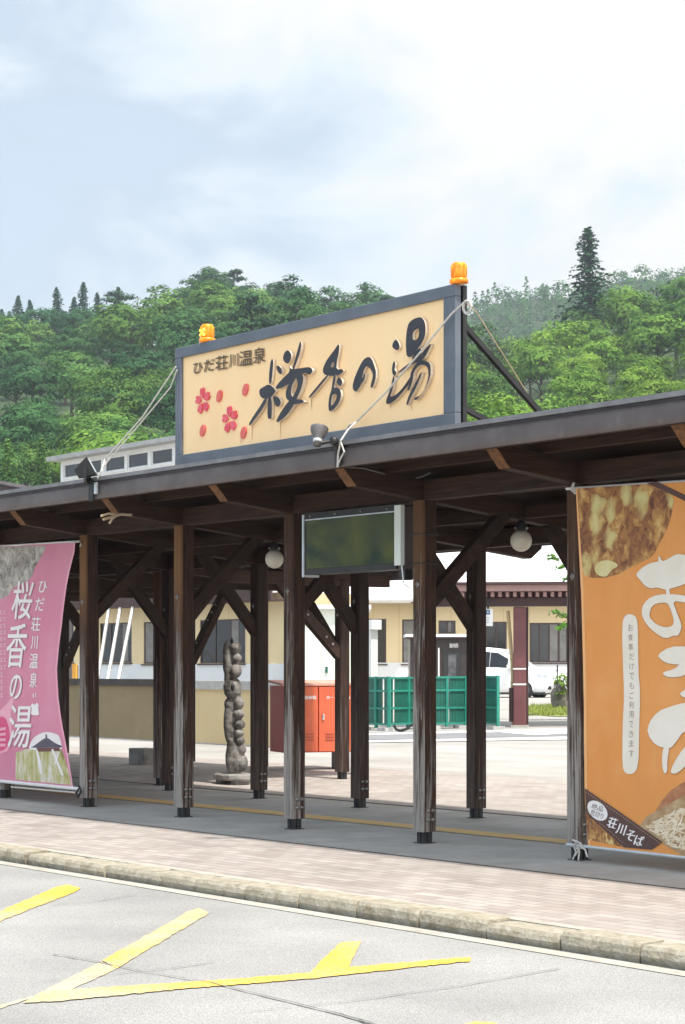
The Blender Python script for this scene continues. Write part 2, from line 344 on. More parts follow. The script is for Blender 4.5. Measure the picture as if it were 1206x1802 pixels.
def stripe_mat(name, c1, c2, axis, period, width, rough=.6, noise=.15, bump=.3, spec=.5):
    m, nt, b = base_mat(name); L = nt.links; b.inputs['Roughness'].default_value = rough; b.inputs['Specular IOR Level'].default_value = spec
    t = N(nt, 'ShaderNodeTexCoord'); s = N(nt, 'ShaderNodeSeparateXYZ'); L.new(t.outputs['Object'], s.inputs[0])
    a = N(nt, 'ShaderNodeMath', operation='DIVIDE'); a.inputs[1].default_value = period; L.new(s.outputs[axis], a.inputs[0])
    f = N(nt, 'ShaderNodeMath', operation='FRACT'); L.new(a.outputs[0], f.inputs[0])
    g = N(nt, 'ShaderNodeMath', operation='LESS_THAN'); g.inputs[1].default_value = width; L.new(f.outputs[0], g.inputs[0])
    mx = N(nt, 'ShaderNodeMix', data_type='RGBA'); mx.inputs['A'].default_value = (*c1, 1); mx.inputs['B'].default_value = (*c2, 1); L.new(g.outputs[0], mx.inputs['Factor'])
    nz = N(nt, 'ShaderNodeTexNoise'); nz.inputs['Scale'].default_value = 1.3; nz.inputs['Detail'].default_value = 5; L.new(t.outputs['Object'], nz.inputs['Vector'])
    mr = N(nt, 'ShaderNodeMapRange'); mr.inputs[3].default_value = 1 - noise; mr.inputs[4].default_value = 1 + noise; L.new(nz.outputs[0], mr.inputs[0])
    vm = N(nt, 'ShaderNodeVectorMath', operation='SCALE'); L.new(mx.outputs['Result'], vm.inputs[0]); L.new(mr.outputs[0], vm.inputs['Scale'])
    L.new(vm.outputs[0], b.inputs['Base Color'])
    bp = N(nt, 'ShaderNodeBump'); bp.inputs['Strength'].default_value = bump; bp.inputs['Distance'].default_value = -.02; L.new(g.outputs[0], bp.inputs['Height']); L.new(bp.outputs[0], b.inputs['Normal'])
    return m
M['white_roof'] = stripe_mat('white_metal_roof', (.74, .75, .76), (.34, .36, .38), 'Y', .95, .07, .5, .06)
M['siding'] = stripe_mat('cream_panel_wall', (.76, .62, .375), (.55, .44, .26), 'X', 1.15, .02, .8, .06)

def brick_mat(name, cols, mortar, sx, sy, rotate=0.0, bumps=.25, patch=None):
    m, nt, b = base_mat(name); L = nt.links; b.inputs['Roughness'].default_value = .85
    t = N(nt, 'ShaderNodeTexCoord'); mpn = N(nt, 'ShaderNodeMapping'); mpn.inputs['Rotation'].default_value = (0, 0, rotate); L.new(t.outputs['Object'], mpn.inputs[0])
    br = N(nt, 'ShaderNodeTexBrick'); br.inputs['Scale'].default_value = 1; br.inputs['Brick Width'].default_value = sx; br.inputs['Row Height'].default_value = sy
    br.inputs['Mortar Size'].default_value = .006; br.inputs['Mortar Smooth'].default_value = .3; br.inputs['Bias'].default_value = 0
    br.inputs['Color1'].default_value = (*cols[0], 1); br.inputs['Color2'].default_value = (*cols[1], 1); br.inputs['Mortar'].default_value = (*mortar, 1)
    L.new(mpn.outputs[0], br.inputs['Vector'])
    nz = N(nt, 'ShaderNodeTexNoise'); nz.inputs['Scale'].default_value = 1.1; nz.inputs['Detail'].default_value = 6; nz.inputs['Roughness'].default_value = .7; L.new(t.outputs['Object'], nz.inputs['Vector'])
    mr = N(nt, 'ShaderNodeMapRange'); mr.inputs[1].default_value = .3; mr.inputs[2].default_value = .7; mr.inputs[3].default_value = .8; mr.inputs[4].default_value = 1.15; L.new(nz.outputs[0], mr.inputs[0])
    vm = N(nt, 'ShaderNodeVectorMath', operation='SCALE'); L.new(br.outputs[0], vm.inputs[0]); L.new(mr.outputs[0], vm.inputs['Scale']); out = vm.outputs[0]
    if patch:
        n3 = N(nt, 'ShaderNodeTexNoise'); n3.inputs['Scale'].default_value = .5; n3.inputs['Detail'].default_value = 5; L.new(t.outputs['Object'], n3.inputs['Vector'])
        r3 = N(nt, 'ShaderNodeMapRange'); r3.inputs[1].default_value = .5; r3.inputs[2].default_value = .7; r3.inputs[4].default_value = .45; L.new(n3.outputs[0], r3.inputs[0])
        mx = N(nt, 'ShaderNodeMix', data_type='RGBA'); L.new(r3.outputs[0], mx.inputs['Factor']); L.new(out, mx.inputs['A']); mx.inputs['B'].default_value = (*patch, 1); out = mx.outputs['Result']
    L.new(out, b.inputs['Base Color'])
    bp = N(nt, 'ShaderNodeBump'); bp.inputs['Strength'].default_value = bumps; bp.inputs['Distance'].default_value = .008; L.new(br.outputs['Fac'], bp.inputs['Height']); bp.invert = True; L.new(bp.outputs[0], b.inputs['Normal'])
    return m
M['brick'] = brick_mat('pink_paving_brick', ((.305, .258, .228), (.40, .358, .322)), (.19, .17, .15), .23, .115, patch=(.35, .315, .285))

def asphalt_mat():
    m, nt, b = base_mat('pale_asphalt'); L = nt.links; b.inputs['Roughness'].default_value = .9
    t = N(nt, 'ShaderNodeTexCoord')
    v = N(nt, 'ShaderNodeTexNoise'); v.inputs['Scale'].default_value = 150; v.inputs['Detail'].default_value = 2; L.new(t.outputs['Object'], v.inputs['Vector'])
    r = N(nt, 'ShaderNodeValToRGB'); e = r.color_ramp.elements
    e[0].position = .36; e[0].color = (.19, .19, .183, 1); e[1].position = .64; e[1].color = (.40, .395, .375, 1); L.new(v.outputs[0], r.inputs[0])
    n = N(nt, 'ShaderNodeTexNoise'); n.inputs['Scale'].default_value = .7; n.inputs['Detail'].default_value = 6; L.new(t.outputs['Object'], n.inputs['Vector'])
    mr = N(nt, 'ShaderNodeMapRange'); mr.inputs[1].default_value = .3; mr.inputs[2].default_value = .7; mr.inputs[3].default_value = .78; mr.inputs[4].default_value = 1.12; L.new(n.outputs[0], mr.inputs[0])
    vm = N(nt, 'ShaderNodeVectorMath', operation='SCALE'); L.new(r.outputs[0], vm.inputs[0]); L.new(mr.outputs[0], vm.inputs['Scale'])
    # hairline cracks
    nd = N(nt, 'ShaderNodeTexNoise'); nd.inputs['Scale'].default_value = 1.5; nd.inputs['Detail'].default_value = 4; L.new(t.outputs['Object'], nd.inputs['Vector'])
    ad = N(nt, 'ShaderNodeVectorMath', operation='MULTIPLY_ADD'); ad.inputs[1].default_value = (.5, .5, .5); L.new(nd.outputs['Color'], ad.inputs[0]); L.new(t.outputs['Object'], ad.inputs[2])
    vo = N(nt, 'ShaderNodeTexVoronoi', feature='DISTANCE_TO_EDGE'); vo.inputs['Scale'].default_value = .42; L.new(ad.outputs[0], vo.inputs['Vector'])
    ck = N(nt, 'ShaderNodeMapRange'); ck.inputs[1].default_value = 0.0; ck.inputs[2].default_value = .006; ck.inputs[3].default_value = .0; ck.inputs[4].default_value = 0; L.new(vo.outputs[0], ck.inputs[0])
    mx = N(nt, 'ShaderNodeMix', data_type='RGBA'); L.new(ck.outputs[0], mx.inputs['Factor']); L.new(vm.outputs[0], mx.inputs['A']); mx.inputs['B'].default_value = (.12, .12, .115, 1)
    L.new(mx.outputs['Result'], b.inputs['Base Color'])
    bp = N(nt, 'ShaderNodeBump'); bp.inputs['Strength'].default_value = .35; bp.inputs['Distance'].default_value = .003; L.new(v.outputs[0], bp.inputs['Height']); L.new(bp.outputs[0], b.inputs['Normal'])
    return m
M['asphalt'] = asphalt_mat()
def worn_paint(name, c, under, lo=.50, hi=.62):
    m, nt, b = base_mat(name); L = nt.links; b.inputs['Roughness'].default_value = .8
    t = N(nt, 'ShaderNodeTexCoord')
    n = N(nt, 'ShaderNodeTexNoise'); n.inputs['Scale'].default_value = 1.1; n.inputs['Detail'].default_value = 4; L.new(t.outputs['Object'], n.inputs['Vector'])
    n2 = N(nt, 'ShaderNodeTexNoise'); n2.inputs['Scale'].default_value = 70; n2.inputs['Detail'].default_value = 3; L.new(t.outputs['Object'], n2.inputs['Vector'])
    a = N(nt, 'ShaderNodeMath', operation='MULTIPLY_ADD'); a.inputs[1].default_value = .45; L.new(n2.outputs[0], a.inputs[0])
    a2 = N(nt, 'ShaderNodeMath', operation='MULTIPLY_ADD'); a2.inputs[1].default_value = .75; a2.inputs[2].default_value = 0; L.new(n.outputs[0], a2.inputs[0]); L.new(a2.outputs[0], a.inputs[2])
    r = N(nt, 'ShaderNodeMapRange'); r.inputs[1].default_value = lo + .1; r.inputs[2].default_value = hi + .12; L.new(a.outputs[0], r.inputs[0])
    mx = N(nt, 'ShaderNodeMix', data_type='RGBA'); L.new(r.outputs[0], mx.inputs['Factor']); mx.inputs['A'].default_value = (*c, 1); mx.inputs['B'].default_value = (*under, 1)
    L.new(mx.outputs['Result'], b.inputs['Base Color'])
    return m
M['yellow'] = worn_paint('worn_yellow_paint', (.74, .43, .055), (.42, .375, .26), .44, .58)
M['yellow_faint'] = worn_paint('faded_yellow_paint', (.64, .45, .15), (.40, .375, .30), .36, .56)
M['white_line'] = worn_paint('worn_white_paint', (.78, .78, .76), (.6, .6, .58))

def leaf_mat(name, c1, c2, transl=.25):
    m = bpy.data.materials.new(name); m.use_nodes = True; nt = m.node_tree; L = nt.links; nt.nodes.clear()
    out = N(nt, 'ShaderNodeOutputMaterial'); d = N(nt, 'ShaderNodeBsdfDiffuse'); tr = N(nt, 'ShaderNodeBsdfTranslucent'); ms = N(nt, 'ShaderNodeMixShader'); ms.inputs[0].default_value = transl
    g = N(nt, 'ShaderNodeNewGeometry'); oi = N(nt, 'ShaderNodeObjectInfo')
    mx = N(nt, 'ShaderNodeMix', data_type='RGBA'); mx.inputs['A'].default_value = (*c1, 1); mx.inputs['B'].default_value = (*c2, 1)
    tcl = N(nt, 'ShaderNodeTexCoord'); ncl = N(nt, 'ShaderNodeTexNoise'); ncl.inputs['Scale'].default_value = .42; ncl.inputs['Detail'].default_value = 3; L.new(tcl.outputs['Object'], ncl.inputs['Vector'])
    rcl = N(nt, 'ShaderNodeMapRange'); rcl.inputs[1].default_value = .36; rcl.inputs[2].default_value = .64; L.new(ncl.outputs[0], rcl.inputs[0])
    hcl = N(nt, 'ShaderNodeMix'); hcl.inputs['Factor'].default_value = .4; L.new(rcl.outputs[0], hcl.inputs['A']); L.new(g.outputs['Random Per Island'], hcl.inputs['B'])
    L.new(hcl.outputs['Result'], mx.inputs['Factor'])
    mul = N(nt, 'ShaderNodeMix', data_type='RGBA', blend_type='MULTIPLY'); mul.inputs['Factor'].default_value = 1
    L.new(mx.outputs['Result'], mul.inputs['A']); L.new(oi.outputs['Color'], mul.inputs['B'])
    mr = N(nt, 'ShaderNodeMapRange'); mr.inputs[3].default_value = .82; mr.inputs[4].default_value = 1.2; L.new(oi.outputs['Random'], mr.inputs[0])
    vm = N(nt, 'ShaderNodeVectorMath', operation='SCALE'); L.new(mul.outputs['Result'], vm.inputs[0]); L.new(mr.outputs[0], vm.inputs['Scale'])
    L.new(vm.outputs[0], d.inputs[0]); L.new(vm.outputs[0], tr.inputs[0])
    L.new(d.outputs[0], ms.inputs[1]); L.new(tr.outputs[0], ms.inputs[2]); L.new(ms.outputs[0], out.inputs[0])
    return m
M['leaf'] = leaf_mat('broad_leaf', (.026, .075, .026), (.120, .215, .066))
M['needle'] = leaf_mat('needle_leaf', (.028, .068, .034), (.070, .125, .058), .12)

# ================================================================ SETTING
def gz(y):
    if y < 6: return 0.0
    return min(.40, .40 * (y - 6) / 32)
def sheet(name, mat, x0, x1, ys, zf, kind='structure', dz=0.0, nx=1):
    m = MB(); xs = [x0 + (x1 - x0) * i / nx for i in range(nx + 1)]
    for y in ys:
        for x in xs: m.v.append(Vector((x, y, zf(y) + dz)))
    k = nx + 1
    for j in range(len(ys) - 1):
        for i in range(nx): m.f.append((j * k + i, j * k + i + 1, (j + 1) * k + i + 1, (j + 1) * k + i))
    return tag(m.build(name, mat), kind=kind)
M['soil'] = pm('far_ground', (.10, .115, .05), (.15, .15, .075), .05, .9)
sheet('ground', M['soil'], -2500, 2500, [-2500, 2500], lambda y: -.3)
ROAD_Z = -.085
sheet('road', M['asphalt'], -120, 120, [-60, -3.05], lambda y: ROAD_Z)
sheet('gutter_strip', M['gutter'], -120, 120, [-3.20, -3.08], lambda y: ROAD_Z + .004)
sheet('pavement', M['brick'], -120, 120, [-2.72, -.5, 2.67, 7.2], gz)
sheet('plaza', M['paleconc'], -160, 160, [7.2, 12, 20, 30, 38, 60, 130], gz, dz=-.002)
sheet('walkway_floor', M['concrete'], -60, 40, [-.84, 2.66], gz, dz=.006)
sheet('tactile_strip', M['tactile'], -60, 40, [.84, 1.14], gz, dz=.011)
m = MB().box((-60, 2.66, -.05), (40, 2.70, .012)); tag(m.build('walkway_edge', M['dkcap']), kind='structure')
# kerb stones, 0.6 m each, a little out of line
m = MB(); rk = random.Random(3); x = -60 + .53
while x < 40:
    if -14 < x < 12:
        y = -3.02 + rk.uniform(-.014, .014); h = rk.uniform(-.010, .010)
        y1 = -2.82; c = .012; g = .007
        pr = [(y, -.12), (y - .012, -.05), (y - .004, -.016 + h), (y + c, .006 + h), (y1, .008 + h), (y1, -.12)]
        a, b = x + g, x + .6 - g
        base = len(m.v); nk = 9
        for j in range(nk + 1):
            xx = a + (b - a) * j / nk; e_ = .008 if j in (0, nk) else 0
            for k_, (p, q) in enumerate(pr):
                w_ = mnoise.noise(Vector((xx * 7, p * 9, q * 9))) * .006 + mnoise.noise(Vector((xx * 19, p * 23, 5))) * .005
                m.v.append(Vector((xx, p + (w_ if k_ < 4 else 0) + (e_ if k_ < 4 else 0), q + (w_ * .6 - e_ * .6 if 1 < k_ < 5 else 0))))
        for j in range(nk):
            for k_ in range(5): p = base + j * 6 + k_; m.f.append((p, p + 1, p + 7, p + 6))
        m.f.append(tuple(base + k_ for k_ in (5, 4, 3, 2, 1, 0))); m.f.append(tuple(base + nk * 6 + k_ for k_ in range(6)))
    x += .6
tag(m.build('kerb', M['kerb']), kind='structure')
m = MB().box((-60, -2.93, -.2), (40, -2.83, -.02)); m.box((-60, -2.81, -.2), (40, -2.72, .004))
m.box((-60, -3.0, -.2), (-14, -2.83, .004)); m.box((12, -3.0, -.2), (40, -2.83, .004))
tag(m.build('kerb_bed', M['gutter']), kind='structure')
# yellow parking lines on the asphalt
def mark(pts, name, mat, z=ROAD_Z + .005):
    rj = random.Random(int(pts[0][0]) + len(pts)); q = []
    for (ax, ay), (bx, by) in zip(pts, pts[1:] + pts[:1]):
        n = max(1, int(math.hypot(bx - ax, by - ay) / 7))
        for k in range(n): q.append((ax + (bx - ax) * k / n + rj.uniform(-1.6, 1.6), ay + (by - ay) * k / n + rj.uniform(-.8, .8)))
    m = MB(); m.poly([q], lambda x, y: onZ(x, y, z)); return tag(m.build(name, mat), kind='structure')
mark([(-40, 1622), (8, 1600), (95, 1562), (120, 1556), (141, 1562), (136, 1568), (60, 1597), (-2, 1622), (-40, 1640)], 'road_marking', M['yellow'])
mark([(180, 1690), (330, 1604), (352, 1598), (368, 1606), (360, 1612), (205, 1704)], 'road_marking', M['yellow'])
mark([(0, 1769), (60, 1752), (180, 1691), (204, 1705), (120, 1744), (52, 1758), (0, 1774)], 'road_marking', M['yellow_faint'], ROAD_Z + .004)
mark([(40, 1764), (75, 1744), (310, 1729), (430, 1721), (545, 1711), (600, 1658), (637, 1655), (612, 1702), (830, 1683), (826, 1691), (545, 1722), (330, 1739), (110, 1761)], 'road_marking', M['yellow'], ROAD_Z + .006)
mark([(810, 1806), (835, 1797), (868, 1798), (890, 1806)], 'road_marking', M['yellow'])
crk = pm('crack_line', (.13, .13, .125), (.19, .19, .18), 9, .9)
for q in ([(95, 1678), (160, 1689), (250, 1708), (370, 1728), (470, 1752), (597, 1783), (690, 1812)], [(430, 1779), (600, 1763), (790, 1737), (985, 1703)], [(560, 1774), (640, 1795), (700, 1812)], [(90, 1592), (160, 1586), (240, 1574)], [(60, 1728), (170, 1716), (300, 1703), (380, 1692)]):
    m = MB(); rq = random.Random(len(q) + int(q[0][0])); pts = []
    for (ax, ay), (bx, by) in zip(q, q[1:]):
        for k in range(6): pts.append((ax + (bx - ax) * k / 6 + rq.uniform(-2, 2), ay + (by - ay) * k / 6 + rq.uniform(-.6, .6)))
    pts.append(q[-1])
    for x, y in pts: c = onZ(x, y, ROAD_Z + .009); w = rq.uniform(.003, .008); m.v += [c - Vector((w * .5, w, 0)), c + Vector((w * .5, w, 0))]
    for k in range(len(pts) - 1): m.f.append((2 * k, 2 * k + 2, 2 * k + 3, 2 * k + 1))
    tag(m.build('road_crack', crk), kind='structure')
# dark lane with white lines on the plaza, far side
def gplane(px, py):
    p = onZ(px, py, .1)
    for _ in range(4): p = onZ(px, py, gz(p.y) + .006)
    return p
m = MB().poly([[(560, 1290), (800, 1286), (1300, 1276), (1300, 1296), (1000, 1302), (560, 1302)]], gplane); tag(m.build('porch_shadow_sheet', pm('porch_shadow_grey', (.17, .175, .18), (.22, .22, .225), .6, .9)), kind='structure')  # dark sheet laid in place of the porch roof's shadow
for q in ([(640, 1291), (1300, 1275), (1300, 1279), (640, 1294)], [(640, 1304), (1300, 1291), (1300, 1297), (640, 1307)], [(880, 1289), (1000, 1284), (1000, 1291), (940, 1294)]):
    m = MB().poly([q], lambda x, y: gplane(x, y) + Vector((0, 0, .006))); tag(m.build('lane_marking', M['white_line']), kind='structure')
# ================================================================ COVERED WALKWAY
SP, SL = 1.82, .106                           # post spacing, roof fall towards the back
def zb(y): return 2.83 - SL * y               # underside of the cross beams
walk = thing('covered_walkway', (0, 0, 0), 'long dark timber covered walkway with a low brown metal roof on rows of posts', 'covered walkway')
IX = list(range(-9, 4))
def post_mesh(h, s=.15):
    m = MB(); z0 = .10; c = .016; a = s / 2
    ring = [(-a + c, -a), (a - c, -a), (a, -a + c), (a, a - c), (a - c, a), (-a + c, a), (-a, a - c), (-a, -a + c)]
    zs = [z0, z0 + .5, z0 + 1.2, h]
    for z in zs:
        for x, y in ring: m.v.append(Vector((x, y, z)))
    for j in range(3):
        for k in range(8):
            p, q = j * 8 + k, j * 8 + (k + 1) % 8; m.f.append((p, q, q + 8, p + 8))
    m.f.append(tuple(reversed(range(8)))); m.f.append(tuple(24 + k for k in range(8)))
    # shrinkage slit down the road face and the side face
    return m
def foot_mesh():
    m = MB(); m.box((-.052, -.006, 0), (.052, .006, .11)); m.box((-.006, -.052, 0), (.006, .052, .11))
    m.box((-.045, -.045, .004), (-.012, -.012, .10)); m.box((.012, .012, .004), (.045, .045, .10)); m.box((.012, -.045, .004), (.045, -.012, .10)); m.box((-.045, .012, .004), (-.012, .045, .10))
    m.box((-.065, -.065, 0.002), (.065, .065, .010)); return m
def bolt_mesh():
    m = MB()
    m.lathe([(.0001, .0), (.017, 0), (.017, .006), (.010, .012), (.010, .018), (.0001, .018)], (.0745, 0, 0), 10, (1, 0, 0))
    return m
def plate_mesh(z):
    m = MB(); m.add([(0, -.0765, z + .032), (.022, -.0765, z), (0, -.0765, z - .032), (-.022, -.0765, z), (0, -.081, z + .032), (.022, -.081, z), (0, -.081, z - .032), (-.022, -.081, z)],
                    [(0, 1, 2, 3), (4, 5, 6, 7), (0, 1, 5, 4), (1, 2, 6, 5), (2, 3, 7, 6), (3, 0, 4, 7)])
    m.lathe([(.0001, 0), (.010, 0), (.008, .012), (.0001, .012)], (0, -.081, z), 8, (0, -1, 0)); return m
M['bolt_ring'] = M['black']
def proto_post(h, mat, name='post'):
    p = post_mesh(h).build(name, mat, walk, local=True)
    f = foot_mesh().build('post_foot', M['black'], p, local=True)
    d = plate_mesh(2.14).build('bolt_plate', M['steel'], p, local=True)
    return p
def copy_tree(o, parent=None):
    c = o.copy(); col.objects.link(c)
    if parent is not None: c.parent = parent
    for ch in list(o.children): copy_tree(ch, c)
    return c
pf = proto_post(2.832, M['post']); pb = proto_post(2.602, M['post_dark'])
bolt0 = None
for i in IX:
    for y, pr in ((0, pf), (2.17, pb)):
        o = pr if i == IX[0] else copy_tree(pr, walk)
        o.location = (i * SP + random.uniform(-.004, .004), y, .002)
        o.rotation_euler = (0, 0, random.uniform(-.01, .01))
for o in [c for c in walk.children if c.name.startswith('post')]:
    i = round(o.location.x / SP)
    if not -6 < i < 1: continue
    for dy in (-.024, .024):
        for z in (.20, .275):
            if bolt0 is None: b = bolt0 = bolt_mesh().build('bolt', M['steel'], o, local=True)
            else: b = bolt0.copy(); col.objects.link(b); b.parent = o
            b.location = (0, dy, z)
# cross beams with chamfered ends, one over each pair of posts
for i in IX:
    x = i * SP; w = .06; h = .165; m = MB()
    pr = [(-.76, zb(-.76)), (-.90, zb(-.90) + .135), (-.90, zb(-.90) + h), (2.98, zb(2.98) + h), (2.98, zb(2.98) + .12), (2.84, zb(2.84))]
    m.add([(x - w, a, b) for a, b in pr] + [(x + w, a, b) for a, b in pr],
          [(5, 4, 3, 2, 1, 0), (6, 7, 8, 9, 10, 11), (0, 5, 11, 6), (2, 3, 9, 8), (1, 2, 8, 7), (3, 4, 10, 9), (4, 5, 11, 10)])
    bm_ = m.build('cross_beam', M['beam_y'], walk)
    e = MB(); d = .003
    e.add([(x - w, -.762 , zb(-.76) - .001), (x + w, -.762, zb(-.76) - .001), (x + w, -.903, zb(-.90) + .135), (x - w, -.903, zb(-.90) + .135)], [(0, 1, 2, 3)])
    e.build('beam_end', M['cut'], bm_)
# long beams: front and back rows, between the cross beams
for y, zz in ((0, 2.834), (2.17, 2.604)):
    m = MB()
    for i in IX[:-1]:
        m.box((i * SP + .062, y - .06, zz), ((i + 1) * SP - .062, y + .06, zz + .162))
    m.build('long_beam', M['beam'], walk)
# small iron rods tie the front beams: thin rails seen below the eave
m = MB()
for i in IX[:-1]:
    m.box((i * SP + .062, 1.06, zb(1.08) + .02), ((i + 1) * SP - .062, 1.14, zb(1.08) + .12))
m.build('middle_beam', M['beam'], walk)
# purlins
for y in (-.86, -.42, .36, .75, 1.5, 1.83, 2.5, 2.92):
    m = MB(); z0 = zb(y) + .166
    m.box((IX[0] * SP - .6, y - .04, z0), (IX[-1] * SP + .6, y + .04, z0 + .085)); m.build('purlin', M['beam'], walk)
# braces from the posts up to the cross beams
def brace_mb(p, q, w=.09, h=.115): return MB().bar(p, q, w, h)
for i in IX:
    x = i * SP
    b = brace_mb((x, .03, 1.98), (x, .88, zb(.88) + .03)).build('brace', M['brace'], walk)
    b = brace_mb((x, 2.14, 1.84), (x, 1.40, zb(1.4) + .03)).build('brace', M['brace'], walk)
# boards, metal skin, fascia, drip edge
X0, X1 = IX[0] * SP - .7, IX[-1] * SP + .7
zd = lambda y: zb(y) + .252
def slab(y0, y1, dz0, dz1, name, mat):
    m = MB(); v = [(X0, y0, zd(y0) + dz0), (X1, y0, zd(y0) + dz0), (X1, y1, zd(y1) + dz0), (X0, y1, zd(y1) + dz0), (X0, y0, zd(y0) + dz1), (X1, y0, zd(y0) + dz1), (X1, y1, zd(y1) + dz1), (X0, y1, zd(y1) + dz1)]
    m.add(v, [(0, 3, 2, 1), (4, 5, 6, 7), (0, 1, 5, 4), (1, 2, 6, 5), (2, 3, 7, 6), (3, 0, 4, 7)]); return m.build(name, mat, walk)
slab(-.93, 3.0, 0, .022, 'roof_boards', M['deck'])
skin = slab(-.955, 3.02, .024, .040, 'roof', M['roof_metal'])
m = MB()
for k in range(int((X1 - X0) / .45)):
    x = X0 + .2 + .45 * k; m.add([(x - .012, -.95, zd(-.95) + .04), (x + .012, -.95, zd(-.95) + .04), (x + .012, 3.01, zd(3.01) + .04), (x - .012, 3.01, zd(3.01) + .04), (x - .012, -.95, zd(-.95) + .066), (x + .012, -.95, zd(-.95) + .066), (x + .012, 3.01, zd(3.01) + .066), (x - .012, 3.01, zd(3.01) + .066)], [(4, 5, 6, 7), (0, 1, 5, 4), (1, 2, 6, 5), (2, 3, 7, 6), (3, 0, 4, 7)])
m.build('standing_seam', M['roof_metal'], skin)
# fascia in lengths with lapped joints, slightly dented
m = MB(); rf = random.Random(12); x = X0
cuts = [X0]
while cuts[-1] < X1 - 2.2: cuts.append(cuts[-1] + 1.82)
cuts.append(X1)
ns = 9
for a, b in zip(cuts, cuts[1:]):
    base = len(m.v); yo = rf.uniform(0, .006)
    for j in range(ns + 1):
        xx = a + (b - a) * j / ns + (.012 if j == ns else 0)
        for zz, yy in ((3.045, 0.012), (3.055, 0), (3.10, 0), (3.15, 0), (3.193, 0), (3.20, .03)):
            m.v.append(Vector((xx, -.957 - yo - yy * -1 + .005 * mnoise.noise(Vector((xx * 3.1, zz * 9, 1))), zz)))
    for j in range(ns):
        for k in range(5): p = base + j * 6 + k; m.f.append((p, p + 6, p + 7, p + 1))
m.sm = True
m.build('fascia', M['roof_metal'], walk)
m = MB().box((X0, -.985, 3.215), (X1, -.90, 3.250)); m.build('drip_edge', M['lip_top'], walk)
m = MB().box((X0, -.962, 3.194), (X1, -.90, 3.213)); m.build('drip_shadow', M['lip'], walk)  # dark strip stands in for the shadow under the drip edge
m = MB().box((X0, -.948, 3.04), (X1, -.925, 3.19)); m.build('fascia_board', M['beam'], walk)
m = MB().box((X0, 3.025, zd(3.02) - .10), (X1, 3.045, zd(3.02) + .05)); m.build('rear_fascia', M['roof_metal'], walk)

# -------- the wing behind it, same kind of posts
wing = thing('timber_shelter', (0, 0, 0), 'lower dark timber shelter wing with bolted braces standing behind the walkway on the left', 'shelter')
wz = 2.52
wp = [(-9.77, 5.25), (-11.59, 5.25), (-13.41, 5.25), (-17.05, 5.25), (-10.04, 2.64), (-18.87, 5.25)]
for k, (x, y) in enumerate(wp):
    o = copy_tree(pb, wing); o.location = (x, y, .002)
    if k == 4: o.data = pf.data
for x in (-9.77, -11.59, -13.41, -15.23, -17.05, -18.87):
    MB().box((x - .06, 3.25, wz), (x + .06, 6.0, wz + .16)).build('cross_beam', M['beam_y'], wing)
for y in (3.3, 5.25):
    MB().box((-19.6, y - .06, wz + .163), (-9.3, y + .06, wz + .30)).build('long_beam', M['beam'], wing)
def wbrace(p, q):
    b = MB().bar(p, q, .10, .13).build('brace', M['brace'], wing)
    m = MB()
    p, q = Vector(p), Vector(q)
    n = Vector((1, 0, 0)) if abs((q - p).x) < .1 else Vector((0, -1, 0))
    for k in (.15, .25, .55, .65, .75): MB().lathe([(.0001, 0), (.02, 0), (.016, .02), (.0001, .02)], p.lerp(q, k) + n * .05, 8, tuple(n)).build('bolt', M['steel'], b)
wbrace((-9.77, 5.2, 1.62), (-9.77, 4.2, 2.56)); wbrace((-9.84, 5.25, 1.62), (-10.8, 5.25, 2.62))
wbrace((-13.34, 5.25, 1.55), (-12.4, 5.25, 2.62)); wbrace((-16.98, 5.25, 1.5), (-16.05, 5.25, 2.62))
wbrace((-10.04, 2.70, 1.7), (-10.04, 3.5, 2.56))
MB().add([(-19.8, 3.05, 2.84), (-9.2, 3.05, 2.84), (-9.2, 6.15, 2.80), (-19.8, 6.15, 2.80), (-19.8, 3.05, 2.90), (-9.2, 3.05, 2.90), (-9.2, 6.15, 2.86), (-19.8, 6.15, 2.86)],
         [(0, 3, 2, 1), (4, 5, 6, 7), (0, 1, 5, 4), (1, 2, 6, 5), (2, 3, 7, 6), (3, 0, 4, 7)]).build('roof', M['deck'], wing)
MB().box((-19.8, 6.16, 2.62), (-9.2, 6.19, 2.88)).build('fascia', M['roof_metal'], wing)

# ================================================================ ROOF SIGN
SY = -.75
def S(px, py, off=0.0):
    p = onY(px, py, SY); return Vector((p.x, SY - off, p.z))
sx0, sx1, sz0, sz1 = -4.41, -.53, 3.27, 4.342
sign = thing('roof_sign', ((sx0 + sx1) / 2, SY, sz0), 'large peach sign with black brush lettering and red blossoms on the walkway roof', 'sign board')
fw = .115
m = MB(); f_ = .02
m.box((sx0, SY - .03, sz1 - fw * .8), (sx1, SY + .03, sz1)); m.box((sx0, SY - .03, sz0), (sx1, SY + .03, sz0 + fw * .9))
m.box((sx0, SY - .028, sz0 + fw * .9), (sx0 + .10, SY + .03, sz1 - fw * .8)); m.box((sx1 - .14, SY - .028, sz0 + fw * .9), (sx1, SY + .03, sz1 - fw * .8))
m.build('frame', M['slate'], sign, bevel=.006)
MB().box((sx0 + .098, SY - .002, sz0 + fw * .85), (sx1 - .138, SY + .026, sz1 - fw * .75)).build('panel', M['peach'], sign)
MB().box((sx0 + .02, SY + .032, sz0 + .02), (sx1 - .02, SY + .045, sz1 - .02)).build('back_panel', M['black'], sign)
MB().box((sx1 - .045, SY + .046, sz0 + .002), (sx1 + .004, SY + .085, sz1 - .004)).build('end_plate', M['black'], sign)
for x in (sx0 + .3, (sx0 + sx1) / 2, sx1 - .02):
    m = MB(); m.bar((x, SY + .06, 4.05), (x, SY + 1.35, zd(SY + 1.35) + .05), .04, .04); m.bar((x, SY + .06, 3.42), (x, SY + .95, zd(SY + .95) + .06), .04, .04)
    m.build('strut', M['black'], sign)
